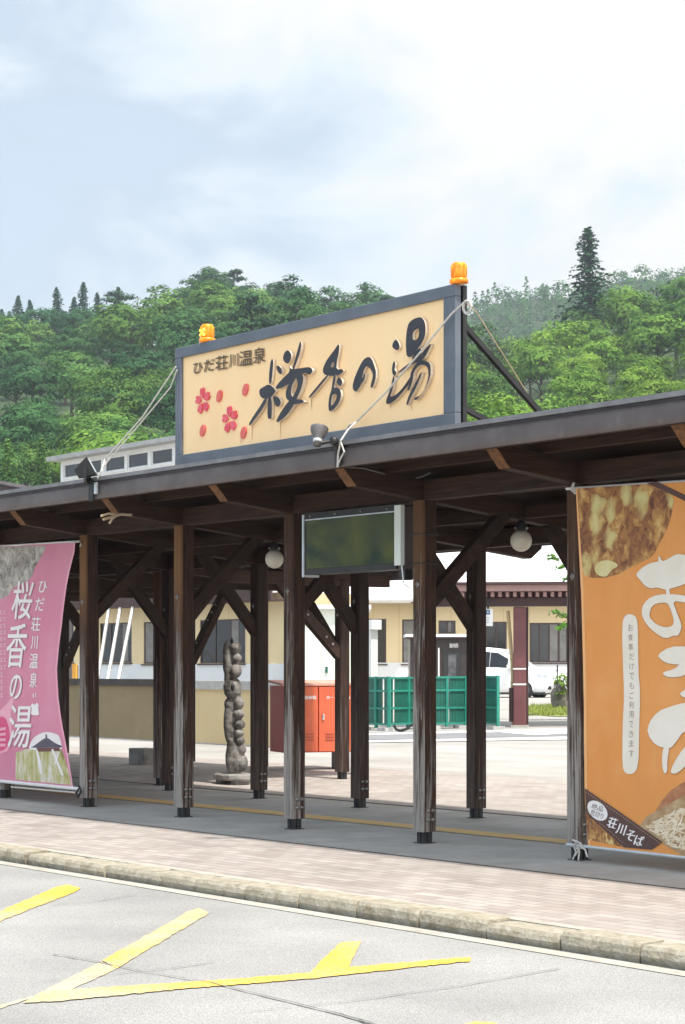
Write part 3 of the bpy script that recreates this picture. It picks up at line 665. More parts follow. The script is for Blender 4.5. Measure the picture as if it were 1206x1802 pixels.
cA = lambda x, y: (330 + x / 5.243, 540 + y / 5.243)
cB = lambda x, y: (540 + x / 4.638, 540 + y / 4.638)
def stroke(lst, conv, name, mat, depth=.03, side=None, parent=None):
    """a set of overlapping brush strokes -> one raised letter; every stroke sits a hair further out than the last"""
    m = MB(); sd_ = MB()
    for k, loops in enumerate(lst):
        if not isinstance(loops[0][0], (tuple, list)): loops = [loops]
        # every traced corner is rounded off once (Chaikin)
        L2 = []
        for lp in loops:
            r = []
            for (ax, ay), (bx, by) in zip(lp, lp[1:] + lp[:1]):
                r += [(ax * .75 + bx * .25, ay * .75 + by * .25), (ax * .25 + bx * .75, ay * .25 + by * .75)]
            L2.append(r)
        off = depth + .0012 * k
        fn = lambda x, y: S(*conv(x, y), off)
        m.poly(L2, fn)
        for lp in L2:
            base = len(sd_.v); n = len(lp)
            for x, y in lp: sd_.v += [S(*conv(x, y), off - .0006), S(*conv(x, y), .005)]
            for j in range(n):
                a, b = base + 2 * j, base + 2 * ((j + 1) % n); sd_.f.append((a, b, b + 1, a + 1))
    o = m.build(name, mat, parent or sign)
    if side: sd_.build('letter_edge', side, o)
    return o
sak = [[(800,484),(824,490),(815,600),(803,712),(780,715),(783,600)], [(775,830),(808,835),(808,1025),(795,1040),(765,1028)],
       [(692,770),(720,748),(788,712),(845,770),(838,795),(800,840),(745,852),(715,842),(695,812)],
       [(745,845),(772,850),(735,930),(640,1060),(605,1100),(596,1085),(640,1010),(715,900)],
       [(822,825),(860,830),(890,860),(893,900),(870,930),(845,915),(828,870)], [(850,548),(880,545),(905,580),(908,615),(890,628),(865,600)],
       [(935,420),(960,400),(985,420),(995,450),(985,500),(962,530),(930,515),(915,480),(925,440)],
       [(1073,325),(1090,332),(1078,420),(1042,520),(1015,592),(998,592),(1030,480),(1060,380)],
       [(975,545),(990,570),(1010,582),(1080,570),(1160,558),(1192,575),(1187,610),(1165,632),(1120,612),(1100,625),(1040,662),(1000,700),(940,735),(880,762),(846,756),(870,715),(930,650),(985,600)],
       [(1010,650),(960,740),(943,800),(950,850),(985,882),(1030,882),(1004,830),(992,790),(1005,720),(1040,662)],
       [(1040,655),(1100,625),(1114,660),(1090,760),(1050,850),(990,960),(930,1030),(880,1062),(853,1068),(885,1000),(950,900),(1010,840),(1045,770),(1060,700)],
       [(1000,850),(1060,858),(1110,862),(1118,885),(1060,902),(975,905)]]
ka = [[[(283,305),(294,320),(285,390),(272,440),(267,515),(320,510),(327,530),(290,562),(215,567),(170,557),(153,525),(175,460),(215,400),(255,350)], [(222,478),(245,445),(254,492),(225,497)]],
      [(207,555),(190,582),(110,682),(50,747),(38,740),(100,665),(178,572)],
      [[(246,555),(267,555),(258,620),(247,662),(285,662),(307,690),(307,745),(280,802),(240,847),(210,858),(203,815),(210,735),(230,680)], [(237,722),(262,708),(275,732),(260,775),(233,812),(226,790),(230,745)]],
      [(288,578),(312,588),(320,625),(302,652),(285,640),(270,615)]]
no = [[(400,640),(420,570),(455,490),(490,430),(530,408),(557,425),(577,480),(592,530),(587,600),(560,668),(543,655),(560,600),(568,550),(540,500),(510,482),(490,522),(478,580),(478,610),(470,640),(430,700),(403,680)], [(500,543),(507,555),(492,612),(455,642),(465,605),(482,585)]]
yu = [[(750,263),(775,290),(787,330),(770,360),(735,347),(720,318)], [(738,443),(752,460),(742,520),(762,535),(742,572),(723,540),(723,490)],
      [(735,560),(747,575),(737,640),(722,700),(705,735),(745,730),(800,680),(850,610),(885,555),(902,570),(862,637),(800,712),(750,767),(700,797),(678,795),(673,770),(705,690)],
      [[(865,130),(905,100),(955,86),(985,105),(1000,160),(997,230),(975,292),(930,352),(890,412),(845,414),(838,340),(840,240),(850,170)], [(893,212),(930,178),(947,190),(942,250),(920,278),(893,270)]],
      [(765,543),(830,490),(900,440),(960,390),(1035,303),(1047,310),(1012,382),(980,437),(900,467),(840,502),(790,537)],
      [(880,440),(930,350),(968,338),(967,385),(987,432),(930,452)],
      [(945,438),(1000,443),(1037,460),(1047,530),(1032,602),(990,682),(930,767),(903,757),(915,743),(960,728),(1000,660),(1025,580),(1025,512),(1000,477),(950,477),(905,530),(898,602),(870,682),(848,687),(875,610),(880,530)],
      [(965,533),(974,545),(932,652),(882,742),(855,810),(843,795),(868,720),(918,630)]]
for lst, cv in ((sak, cA), (ka, cB), (no, cB), (yu, cB)): stroke(lst, cv, 'brush_letter', M['ink'], .032, M['ink_side'])
# blossoms
def blossom(cx, cy):
    m = MB(); c = S(cx, cy); R = .118
    for k in range(5):
        a = rad(90 + 72 * k + 6); ca, sa = math.cos(a), math.sin(a)
        pts = [(.20, 0), (.5, .27), (.82, .30), (1.0, .15), (.86, 0), (1.0, -.15), (.82, -.30), (.5, -.27)]
        q = [((u * ca - v * sa) * R, (u * sa + v * ca) * R) for u, v in pts]
        n = len(q); off = .016 + .001 * k; b = len(m.v)
        m.v += [Vector((c.x + x, SY - off, c.z + z)) for x, z in q] + [Vector((c.x + x, SY - .003, c.z + z)) for x, z in q]
        m.f += [tuple(b + i for i in (0, 1, 2, 3, 4)), tuple(b + i for i in (0, 4, 5, 6, 7))]
        for i in range(n): j = (i + 1) % n; m.f.append((b + i, b + j, b + n + j, b + n + i))
    m.build('blossom', M['blossom'], sign)
blossom(*cA(153, 868)); blossom(*cA(402, 1040))
for x, y in ((546, 765), (306, 825), (152, 1142), (529, 1162)):
    m = MB(); c = S(*cA(x, y)); q = []
    for k in range(10):
        t = 2 * math.pi * k / 10; u, v = .040 * math.cos(t), .052 * math.sin(t); q.append((u + v * .25, v))
    m.v += [Vector((c.x + a, SY - .020, c.z + b)) for a, b in q] + [Vector((c.x + a, SY - .003, c.z + b)) for a, b in q]
    m.f.append(tuple(range(10)))
    for i in range(10): j = (i + 1) % 10; m.f.append((i, j, 10 + j, 10 + i))
    m.build('petal', M['petal'], sign)
# rust runs below the letters
m = MB()
for cv, x, y, L_, w in ((cA, 602, 1095, 150, 5), (cA, 864, 1066, 170, 5), (cA, 500, 1195, 85, 4), (cB, 45, 745, 110, 4), (cB, 690, 795, 40, 5), (cB, 862, 810, 40, 4), (cA, 1115, 880, 30, 4), (cA, 1150, 850, 100, 4)):
    p = [cv(x - w / 2, y), cv(x + w / 2, y), cv(x + w / 3, y + L_ * .6), cv(x, y + L_), cv(x - w / 3, y + L_ * .6)]
    m.poly([p], lambda a, b: S(a, b, .0065))
m.build('rust_stain', M['rust'], sign)

def glyph_mesh(txt):
    cu = bpy.data.curves.new('writing', 'FONT'); cu.body = txt; cu.align_x = 'LEFT'; cu.resolution_u = 3
    o = bpy.data.objects.new('writing', cu); col.objects.link(o); bpy.context.view_layer.update()
    me = bpy.data.meshes.new_from_object(o.evaluated_get(bpy.context.evaluated_depsgraph_get()))
    bpy.data.objects.remove(o); bpy.data.curves.remove(cu)
    vs = [(v.co.x, v.co.y) for v in me.vertices]; fs = [tuple(p.vertices) for p in me.polygons]
    bpy.data.meshes.remove(me); return vs, fs
def glyph(txt, box, fn, shear=0.0, fat=0.0, rot=0.0):
    """writing fitted to a box (x0, y0, x1, y1; y down) and mapped to the surface by fn"""
    vs, fs = glyph_mesh(txt)
    if not vs: return MB()
    xs = [v[0] for v in vs]; ys = [v[1] for v in vs]; a0, a1, b0, b1 = min(xs), max(xs), min(ys), max(ys)
    x0, y0, x1, y1 = box; m = MB(); cx, cy = (x0 + x1) / 2, (y0 + y1) / 2
    for x, y in vs:
        u = (x - a0) / (a1 - a0 or 1); v = (y - b0) / (b1 - b0 or 1)
        X = x0 + (x1 - x0) * u; Y = y1 + (y0 - y1) * v; X += shear * (cy - Y)
        if rot: X, Y = cx + (X - cx) * math.cos(rot) - (Y - cy) * math.sin(rot), cy + (X - cx) * math.sin(rot) + (Y - cy) * math.cos(rot)
        m.v.append(Vector(fn(X, Y)))
    for f in fs:
        a, b, c = (m.v[i] for i in f[:3])
        m.f.append(f if (b - a).cross(c - a).dot(FWD) < 0 else tuple(reversed(f)))
    return m
# small line of raised writing, following the slant of the sign
tx = [('ひ', 70, 510, 150, 620), ('だ', 165, 480, 262, 600), ('荘', 272, 445, 385, 588), ('川', 398, 430, 482, 560), ('温', 492, 398, 612, 548), ('泉', 622, 370, 730, 525)]
m = MB(); sdm = MB()
for ch, x0, y0, x1, y1 in tx:
    for off, tgt in ((.020, m), (.006, sdm)):
        g = glyph(ch, (x0, y0 + 6, x1, y1 - 4), lambda x, y: S(*cA(x, y - (x - (x0 + x1) / 2) * .17), off)); tgt.add(g.v, g.f)
o = m.build('raised_writing', pm('dark_olive_letter', (.05, .035, .02), (.09, .065, .04), 9, .5), sign)
sdm.build('letter_edge', pm('tan_letter_edge', (.30, .20, .10), (.36, .25, .13), 9, .6), o)

# -------- beacons on the sign
def beacon(x, z, label, k, y=SY + .01, f=.82):
    t = thing('beacon_light', (x, y, z), label, 'beacon light', 'amber beacons on the roof sign')
    V = lambda pr: [(r * f, h * f) for r, h in pr]
    MB().lathe(V([(.078, 0), (.088, .004), (.088, .035), (.07, .045)]), (x, y, z + .001), 20).build('base', M['amber'], t)
    MB().lathe(V([(.066, .046), (.072, .056), (.071, .12), (.067, .172), (.058, .188), (.0001, .192)]), (x, y, z + .001), 20).build('dome', M['amber'], t)
    m = MB()
    for a in range(10):
        q = 2 * math.pi * a / 10; m.box((x + (.072 * math.cos(q) - .004) * f, y + (.072 * math.sin(q) - .004) * f, z + .05), (x + (.072 * math.cos(q) + .004) * f, y + (.072 * math.sin(q) + .004) * f, z + .135))
    m.build('dome_rib', M['amber'], t)
    if k:
        for a, b in ((-.03, .075), (.03, .075), (-.03, .125), (.03, .125), (0, .10)): MB().sphere((x + a * f, y - .066 * f, z + b * f), .016 * f, 8).build('bulb', M['amber_lit'], t)
        MB().bar((x - .06, y - .03, z + .05), (x - .072, y - .035, z - .03), .010, .010).build('bracket', M['white'], t)
pL = onY(365, 594, SY + .01); pR = onY(808, 500, SY + .01)
beacon(pL.x, 4.345, 'glowing amber beacon on the left end of the roof sign', 1); beacon(pR.x, 4.345, 'unlit orange beacon on the right corner of the roof sign, above the rope knot', 0)

# -------- ropes
def rope(pts, r, label, mat, extra=None, name='rope', sag=0.0):
    q = []
    for a, b in zip(pts, pts[1:]):
        a, b = Vector(a), Vector(b); n = max(2, int((b - a).length / .12))
        for k in range(n): t = k / n; q.append(a.lerp(b, t) + Vector((0, 0, -sag * 4 * t * (1 - t) * (b - a).length)))
    q.append(Vector(pts[-1])); t = thing(name, tuple(q[-1]), label, 'rope')
    MB().tube(q, r, 6).build('strand', mat, t)
    for e in extra or []: MB().tube(e, r * .9, 6).build('strand', mat, t)
    return t
yk = SY - .055
rope([S(318, 646, .05), onY(250, 735, -.86), onY(185, 808, -.93), onY(178, 830, -1.0), onY(176, 838, -1.0)], .0075, 'pale doubled rope from the left edge of the roof sign down to the eave', M['rope'],
     [[S(320, 652, .05), onY(300, 682, -.80), onY(250, 742, -.86), onY(190, 812, -.93), onY(186, 818, -.95), onY(192, 806, -.93)], [onY(188, 812, -.94), onY(180, 824, -.97), onY(172, 842, -1.0)]])
loop = [onY(822 + (5 + .25 * t) * math.cos(t), 541 + (9 + .3 * t) * math.sin(t), yk + .02 - .002 * t) for t in [i * .5 for i in range(26)]]
rope([onY(816, 533, yk), onY(795, 552, yk), onY(740, 620, yk - .02), onY(680, 690, yk - .03), onY(628, 742, yk - .05), onY(612, 757, -.93), onY(600, 775, -1.0), onY(595, 800, -1.0), onY(594, 822, -.99)], .008,
     'white rope crossing the face of the roof sign from its knotted right corner', M['rope'], [loop, [onY(600, 778, -1.01), onY(606, 795, -1.0), onY(597, 812, -1.0), onY(594, 822, -.99)], [onY(623, 745, yk - .06), onY(616, 747, yk - .07), onY(611, 755, yk - .06)]])
e2 = onY(945, 719, 1.6)
rope([onY(822, 535, SY + .1), onY(838, 548, SY + .2), onY(945, 719, .15)], .005, 'thin rope stay running from the right corner of the roof sign back onto the roof', M['twine'])
# frayed beige rope caught on a beam end
p0 = onX(232, 906, -5.40)
rope([p0, onX(213, 905, -5.40), onX(196, 910, -5.38), onX(182, 914, -5.36)], .013, 'frayed beige rope end hanging from a beam tip under the eave', M['twine'],
     [[onX(205, 906, -5.39), onX(192, 904, -5.37), onX(178, 908, -5.35)], [onX(205, 907, -5.38), onX(197, 914, -5.36), onX(193, 921, -5.35)]])

# -------- floodlights on the eave
def flood_square():
    c = onY(152, 826, -1.06); t = thing('floodlight', tuple(onY(161, 880, -.99)), 'black square floodlight tilted up on the eave by the left rope', 'floodlight', 'floodlights on the eave')
    d = Vector((.45, .62, .42)).normalized(); r = d.cross(UP).normalized(); u = r.cross(d).normalized()
    m = MB(); vs = []
    for k, (w, h) in ((.06, (.105, .085)), (.02, (.10, .08)), (-.08, (.05, .04))):
        for a, b in ((-1, -1), (1, -1), (1, 1), (-1, 1)): vs.append(c + d * k + r * a * w + u * b * h) if False else vs.append(c + d * k + r * (a * w if not isinstance(w, tuple) else a * w[0]) + u * b * (h if not isinstance(h, tuple) else h[1]))
    return t, c, d, r, u
def frustum(m, c, d, r, u, secs):
    b = len(m.v)
    for k, w, h in secs:
        for a, e in ((-1, -1), (1, -1), (1, 1), (-1, 1)): m.v.append(c + d * k + r * a * w + u * e * h)
    for s_ in range(len(secs) - 1):
        for k in range(4): p, q = b + s_ * 4 + k, b + s_ * 4 + (k + 1) % 4; m.f.append((p, q, q + 4, p + 4))
    m.f.append((b + 3, b + 2, b + 1, b)); e = b + 4 * (len(secs) - 1); m.f.append((e, e + 1, e + 2, e + 3))
t, c, d, r, u = flood_square()
m = MB(); frustum(m, c, d, r, u, [(-.10, .045, .04), (-.03, .075, .065), (.05, .105, .085), (.065, .11, .09)]); hs = m.build('housing', M['black'], t)
m = MB(); frustum(m, c, d, r, u, [(.066, .095, .075), (.070, .095, .075)]); m.build('lens', M['alu'], hs)
m = MB(); m.bar(c + r * .115 - d * .0, c + r * .115 - UP * .12, .02, .012); m.bar(c - r * .115, c - r * .115 - UP * .12, .02, .012); m.bar(c - r * .12 - UP * .12, c + r * .12 - UP * .12, .02, .02); m.build('yoke', M['black'], t)
b0 = onY(161, 850, -.985); m = MB().box((b0.x - .055, -.985, 3.03), (b0.x + .03, -.972, 3.235)); m.bar((b0.x, -1.0, 3.24), c - UP * .13, .03, .03); m.build('bracket', M['black'], t)
MB().box((b0.x + .055, -.99, 3.09), (b0.x + .10, -.97, 3.20)).build('junction_box', M['alu'], t)
t = thing('floodlight', tuple(onY(592, 800, -.99)), 'round grey spotlight on a bent arm on the eave below the sign lettering', 'floodlight', 'floodlights on the eave')
c = onY(561, 764, -1.16); ax = Vector((-.50, -.62, .60)).normalized(); ax = (Vector((0, 0, 0)) + (-RGT * .35 - FWD * .1 + UP * .6 + Vector((0, .55, 0)))).normalized()
MB().lathe([(.0001, -.10), (.032, -.10), (.034, -.045), (.050, -.02), (.068, .02), (.072, .05), (.072, .056), (.064, .056), (.058, .03), (.0001, .02)], c, 24, ax).build('lamp_head', pm('grey_lamp_housing', (.09, .085, .085), (.13, .12, .12), 6, .4), t)
MB().lathe([(.0001, -.075), (.036, -.075), (.037, -.05), (.0001, -.05)], c, 20, ax).build('lamp_collar', M['alu'], t)
m = MB(); q = onY(588, 776, -1.05); m.tube([c - ax * .09, onY(572, 778, -1.12), q, onY(594, 790, -1.0), onY(594, 800, -.985)], .016, 8); m.sphere(q, .04, 10); m.build('arm', M['black'], t)
p = onY(594, 800, -.99); MB().box((p.x - .04, -.987, 3.05), (p.x + .03, -.974, 3.245)).build('bracket', M['black'], t)
# cable from the eave to the beam
p = thing('cable', tuple(onY(600, 822, -.95)), 'thin dark cable looping under the eave by the spotlight', 'cable')
MB().tube([onY(600, 822, -.94), onY(640, 824, -.7), onY(680, 835, -.45), onY(715, 846, -.2), onY(745, 838, -.09), onY(758, 832, -.08)], .006, 5).build('wire', pm('grey_wire', (.2, .19, .19), (.14, .13, .13), 9, .6), p)

# ================================================================ LED DISPLAY
lx0, lx1, lz0, lz1 = -3.35, -2.06, 2.275, 2.775; ly = -.10
led = thing('display_screen', ((lx0 + lx1) / 2, ly, lz0), 'dark green display screen hung between two posts under the eave', 'screen')
MB().box((lx0, ly - .01, lz0), (lx1, ly + .15, lz1 + .04)).build('case', M['black'], led)
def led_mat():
    m, nt, b = base_mat('hill_reflection_screen'); L = nt.links; b.inputs['Roughness'].default_value = .22
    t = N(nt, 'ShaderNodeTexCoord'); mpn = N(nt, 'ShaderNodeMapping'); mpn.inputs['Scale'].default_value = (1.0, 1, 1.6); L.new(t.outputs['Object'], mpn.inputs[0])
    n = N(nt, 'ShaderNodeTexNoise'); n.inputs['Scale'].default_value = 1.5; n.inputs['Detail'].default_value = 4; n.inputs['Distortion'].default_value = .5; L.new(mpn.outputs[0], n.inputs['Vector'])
    r = N(nt, 'ShaderNodeValToRGB'); e = r.color_ramp.elements; e[0].position = .36; e[0].color = (.012, .030, .019, 1); e[1].position = .58; e[1].color = (.085, .098, .018, 1)  # olive reflection of the hill is put into the base colour
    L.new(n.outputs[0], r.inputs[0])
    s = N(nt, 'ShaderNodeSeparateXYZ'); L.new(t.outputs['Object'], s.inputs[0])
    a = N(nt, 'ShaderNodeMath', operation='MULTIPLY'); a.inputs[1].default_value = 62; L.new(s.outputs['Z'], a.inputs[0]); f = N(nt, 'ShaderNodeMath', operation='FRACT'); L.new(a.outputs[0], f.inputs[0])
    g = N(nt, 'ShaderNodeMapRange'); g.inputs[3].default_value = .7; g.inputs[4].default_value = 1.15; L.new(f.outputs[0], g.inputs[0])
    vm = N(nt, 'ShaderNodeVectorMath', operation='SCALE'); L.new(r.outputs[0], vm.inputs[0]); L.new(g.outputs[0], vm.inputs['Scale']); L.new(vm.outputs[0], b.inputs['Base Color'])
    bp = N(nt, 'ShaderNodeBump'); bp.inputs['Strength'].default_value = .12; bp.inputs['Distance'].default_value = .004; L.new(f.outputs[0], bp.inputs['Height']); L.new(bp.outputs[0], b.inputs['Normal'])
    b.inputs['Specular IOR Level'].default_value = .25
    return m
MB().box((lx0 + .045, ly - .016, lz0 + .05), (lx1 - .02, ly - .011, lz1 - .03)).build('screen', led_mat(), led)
MB().box((lx0 - .012, ly - .022, lz0 - .02), (lx0 + .012, ly + .15, lz1 + .03)).build('side_trim', M['alu'], led)
MB().box((lx0 + .02, ly - .0185, lz1 - .024), (lx1 - .02, ly - .0115, lz1 - .014)).build('top_trim', M['alu'], led)
MB().box((lx1 + .002, ly - .03, lz0 + .03), (lx1 + .085, ly + .012, lz1 + .03)).build('side_cover', M['pale_metal'], led)
m = MB().box((lx1 + .002, ly + .014, lz0 + .0), (lx1 + .06, ly + .148, lz1 + .02)); m.build('side_plate', pm('brown_grey_metal', (.13, .10, .10), (.16, .13, .13), 4, .5, .4), led)
for k in range(4): MB().lathe([(.0001, 0), (.012, 0), (.009, .01), (.0001, .01)], (lx0 + .1 + k * .36, ly - .011, lz1 + .012), 8, (0, -1, 0)).build('screw', M['steel'], led)
m = MB().box((lx1 - .02, ly + .04, lz0 - .09), (lx1 + .06, ly + .12, lz0 - .002)); m.build('junction_box', M['black'], led)
MB().tube([(lx1 + .05, ly - .0, lz0 + .12), (lx1 + .09, ly - .02, lz0 + .02), (lx1 + .10, ly - .01, lz0 - .12), (lx1 + .14, ly + .02, lz0 - .16)], .006, 5).build('wire', M['alu'], led)
m = MB()
for z in (2.31, 2.55):
    a = .081; c0 = -1.82
    m.tube([(c0 - a, -a, z), (c0 + a, -a, z + .004), (c0 + a, a, z), (c0 - a, a, z), (c0 - a, -a, z)], .005, 5)
m.build('tie_wire', M['black'], led)

# ================================================================ GLOBE LAMPS
for i, lab in ((-1, 'round opal globe lamp hanging left of the orange banner'), (-3, 'round opal globe lamp hanging left of the green screen')):
    x = i * SP; y = 1.08; t = thing('globe_lamp', (x, y, zb(y)), lab, 'globe lamp', 'globe lamps under the walkway roof')
    MB().sphere((x, y, 2.545), .093, 24).build('globe', M['globe'], t)
    MB().lathe([(.0001, 0), (.05, 0), (.055, .02), (.035, .055), (.03, zb(y) - 2.632), (.0001, zb(y) - 2.632)], (x, y, 2.630), 16).build('holder', M['black'], t)
    for a in (20, 140, 260): MB().sphere((x + .055 * math.cos(rad(a)), y + .055 * math.sin(rad(a)), 2.655), .014, 8).build('screw', M['steel'], t)
#@@
# ================================================================ BANNERS
def edge(poly, y):
    for (x0, y0), (x1, y1) in zip(poly, poly[1:]):
        if y0 <= y <= y1: return x0 + (x1 - x0) * (y - y0) / (y1 - y0)
    return poly[0][0] if y < poly[0][1] else poly[-1][0]
BY = -.125
def wr(x, z, s):            # gentle billow of the cloth, metres towards the viewer
    return .018 * math.sin(x * 2.3 + s) * math.sin((z - .2) * 1.25) + .006 * mnoise.noise(Vector((x * 2.2, z * 1.4, s))) + .004 * math.sin(x * 9 + z * 2.2 + s) + .0022 * mnoise.noise(Vector((x * 7, z * 4.5, s + 3))) + .0022 * math.sin(z * 14 + 2.5 * x + s) * mnoise.noise(Vector((x * 1.5, z * 1.5, s + 9)))
def banner_pt(px, py, s, off=0.0):
    p = onY(px, py, BY); return Vector((p.x, BY - wr(p.x, p.z, s) - off, p.z))
def cloth_mb(top, bot, left, right, s, nu, nv, off=0.0):
    """grid between two side edges (polylines down the image) and straight top and bottom edges"""
    m = MB()
    for j in range(nv + 1):
        v = j / nv
        for i in range(nu + 1):
            u = i / nu
            xl = left(v); xr = right(v); x = xl + (xr - xl) * u
            y = (top(x)) + (bot(x) - top(x)) * v
            m.v.append(banner_pt(x, y, s, off))
    k = nu + 1
    for j in range(nv):
        for i in range(nu): m.f.append((j * k + i, (j + 1) * k + i, (j + 1) * k + i + 1, j * k + i + 1))
    m.sm = True
    return m
def decal(o, name, loops, conv, s, mat, off):
    if not isinstance(loops[0][0], (tuple, list)): loops = [loops]
    flat = [conv(*p) for lp in loops for p in lp]
    work = [tuple(flat[i] for i in t) for t in tessellate_polygon([[Vector((*conv(*p), 0)) for p in lp] for lp in loops]) if len(set(t)) == 3]
    m = MB()
    while work:                       # split long triangles so that the print follows the cloth
        t = work.pop(); e = [math.hypot(t[i][0] - t[(i + 1) % 3][0], t[i][1] - t[(i + 1) % 3][1]) for i in range(3)]; k = e.index(max(e))
        if e[k] > 9:
            p, q, r = t[k], t[(k + 1) % 3], t[(k + 2) % 3]; h = ((p[0] + q[0]) / 2, (p[1] + q[1]) / 2); work += [(p, h, r), (h, q, r)]; continue
        v = [banner_pt(x, y, s, off) for x, y in t]
        if (v[1] - v[0]).cross(v[2] - v[0]).dot(FWD) > 0: v.reverse()
        m.add(v, [(0, 1, 2)])
    me = m.build(name, mat, o); bm = bmesh.new(); bm.from_mesh(me.data); bmesh.ops.remove_doubles(bm, verts=bm.verts, dist=2e-5); bm.to_mesh(me.data); bm.free()
    return me
def smooth_loop(lp, n=1):
    for _ in range(n):
        r = []
        for (ax, ay), (bx, by) in zip(lp, lp[1:] + lp[:1]): r += [(ax * .75 + bx * .25, ay * .75 + by * .25), (ax * .25 + bx * .75, ay * .25 + by * .75)]
        lp = r
    return lp
# ---- pink banner
cP = lambda x, y: (x / 4.007, 950 + y / 4.007)
topP = lambda x: 962 - .0606 * x; botP = lambda x: 1373 + .095 * x
RP = [(0, 132), (.04, 131), (.12, 123), (.25, 114.5), (.4, 107), (.52, 102.5), (.64, 105), (.76, 112), (.88, 121), (1, 129)]
def interp(t):
    def f(v):
        for (a, x), (b, y) in zip(t, t[1:]):
            if a <= v <= b:
                w = (v - a) / (b - a); return x + (y - x) * w
        return t[-1][1]
    return f
rP = interp(RP); lP = lambda v: -165
pk = thing('pink_banner', tuple(onY(60, 1380, BY)), 'pink cloth banner with white vertical lettering and a blossom tree picture strung between posts', 'banner', 'banners along the walkway')
cl = cloth_mb(topP, botP, lP, rP, 1.0, 150, 150).build('cloth', M['pink'], pk)
cloth_mb(topP, botP, lambda v: rP(v) - 2.6, rP, 1.0, 1, 150, .0015).build('hem', M['pink_hem'], pk)
# top sleeve
cloth_mb(topP, lambda x: topP(x) + 14, lP, lambda v: 131.5, 1.0, 40, 2, .0012).build('sleeve', M['pink_hem'], pk) if False else None
def photo_mat(name, cols, scale, dist=1.0, stretch=(1, 1, 1), kind='noise'):
    m, nt, b = base_mat(name); L = nt.links; b.inputs['Roughness'].default_value = .75
    t = N(nt, 'ShaderNodeTexCoord'); mpn = N(nt, 'ShaderNodeMapping'); mpn.inputs['Scale'].default_value = stretch; L.new(t.outputs['Object'], mpn.inputs[0])
    n = N(nt, 'ShaderNodeTexNoise'); n.inputs['Scale'].default_value = scale; n.inputs['Detail'].default_value = 7; n.inputs['Roughness'].default_value = .68; n.inputs['Distortion'].default_value = dist; L.new(mpn.outputs[0], n.inputs['Vector'])
    r = N(nt, 'ShaderNodeValToRGB'); e = r.color_ramp.elements
    k = len(cols)
    while len(e) < k: e.new(.5)
    for i, c in enumerate(cols): e[i].position = .30 + .40 * i / (k - 1); e[i].color = (*c, 1)
    src = n.outputs[0]
    if kind == 'food':
        v = N(nt, 'ShaderNodeTexVoronoi'); v.inputs['Scale'].default_value = scale * 1.1; v.inputs['Randomness'].default_value = 1
        ad = N(nt, 'ShaderNodeVectorMath', operation='MULTIPLY_ADD'); ad.inputs[1].default_value = (.16, .16, .16); L.new(n.outputs['Color'], ad.inputs[0]); L.new(mpn.outputs[0], ad.inputs[2]); L.new(ad.outputs[0], v.inputs['Vector'])
        sp = N(nt, 'ShaderNodeSeparateColor'); L.new(v.outputs['Color'], sp.inputs[0])
        w = N(nt, 'ShaderNodeMath', operation='MULTIPLY_ADD'); w.inputs[1].default_value = .42; L.new(sp.outputs[0], w.inputs[0])
        h = N(nt, 'ShaderNodeMath', operation='MULTIPLY_ADD'); h.inputs[1].default_value = .75; h.inputs[2].default_value = -.08; L.new(n.outputs[0], h.inputs[0]); L.new(h.outputs[0], w.inputs[2])
        q = N(nt, 'ShaderNodeMath', operation='MULTIPLY_ADD'); q.inputs[1].default_value = -.35; L.new(v.outputs['Distance'], q.inputs[0]); L.new(w.outputs[0], q.inputs[2]); src = q.outputs[0]
    L.new(src, r.inputs[0]); L.new(r.outputs[0], b.inputs['Base Color']); return m
treeM = photo_mat('blossom_tree_print', [(.10, .085, .075), (.30, .27, .24), (.50, .47, .42), (.70, .66, .60)], 7, 1.2)
decal(pk, 'tree_picture', smooth_loop([(-640, 60), (-300, 45), (0, 52), (330, 38), (322, 60), (300, 110), (250, 200), (235, 260), (180, 300), (100, 330), (60, 395), (0, 420), (-300, 520), (-640, 560)]), cP, 1.0, treeM, .002)
fieldM = photo_mat('meadow_print', [(.22, .20, .06), (.45, .42, .16), (.62, .57, .42), (.74, .72, .66)], 9, .8, (1, 1, .35))
decal(pk, 'meadow_picture', [(112, 1500), (190, 1475), (240, 1478), (440, 1480), (462, 1540), (488, 1640), (506, 1728), (110, 1690)], cP, 1.0, fieldM, .002)
decal(pk, 'sky_picture', smooth_loop([(205, 1470), (235, 1400), (290, 1365), (340, 1352), (400, 1365), (428, 1382), (440, 1445), (446, 1482), (230, 1482)]), cP, 1.0, M['print_white'], .0025)
decal(pk, 'temple_roof', [(222, 1466), (262, 1440), (318, 1402), (330, 1398), (330, 1372), (342, 1372), (343, 1398), (356, 1402), (405, 1436), (442, 1452), (442, 1464)], cP, 1.0, M['paleblue'], .0034)
decal(pk, 'temple_wall', [(262, 1466), (430, 1465), (428, 1490), (266, 1494)], cP, 1.0, M['maroon'], .0034)
for q in ([(372, 1478), (385, 1474), (425, 1580), (455, 1660), (440, 1662)], [(258, 1480), (270, 1480), (290, 1560), (296, 1650), (284, 1650)], [(420, 1500), (430, 1496), (400, 1580), (392, 1578)]):
    decal(pk, 'tree_print', q, cP, 1.0, M['print_white'], .0038)
W = lambda x, y, o: banner_pt(*cP(x, y), 1.0, o)
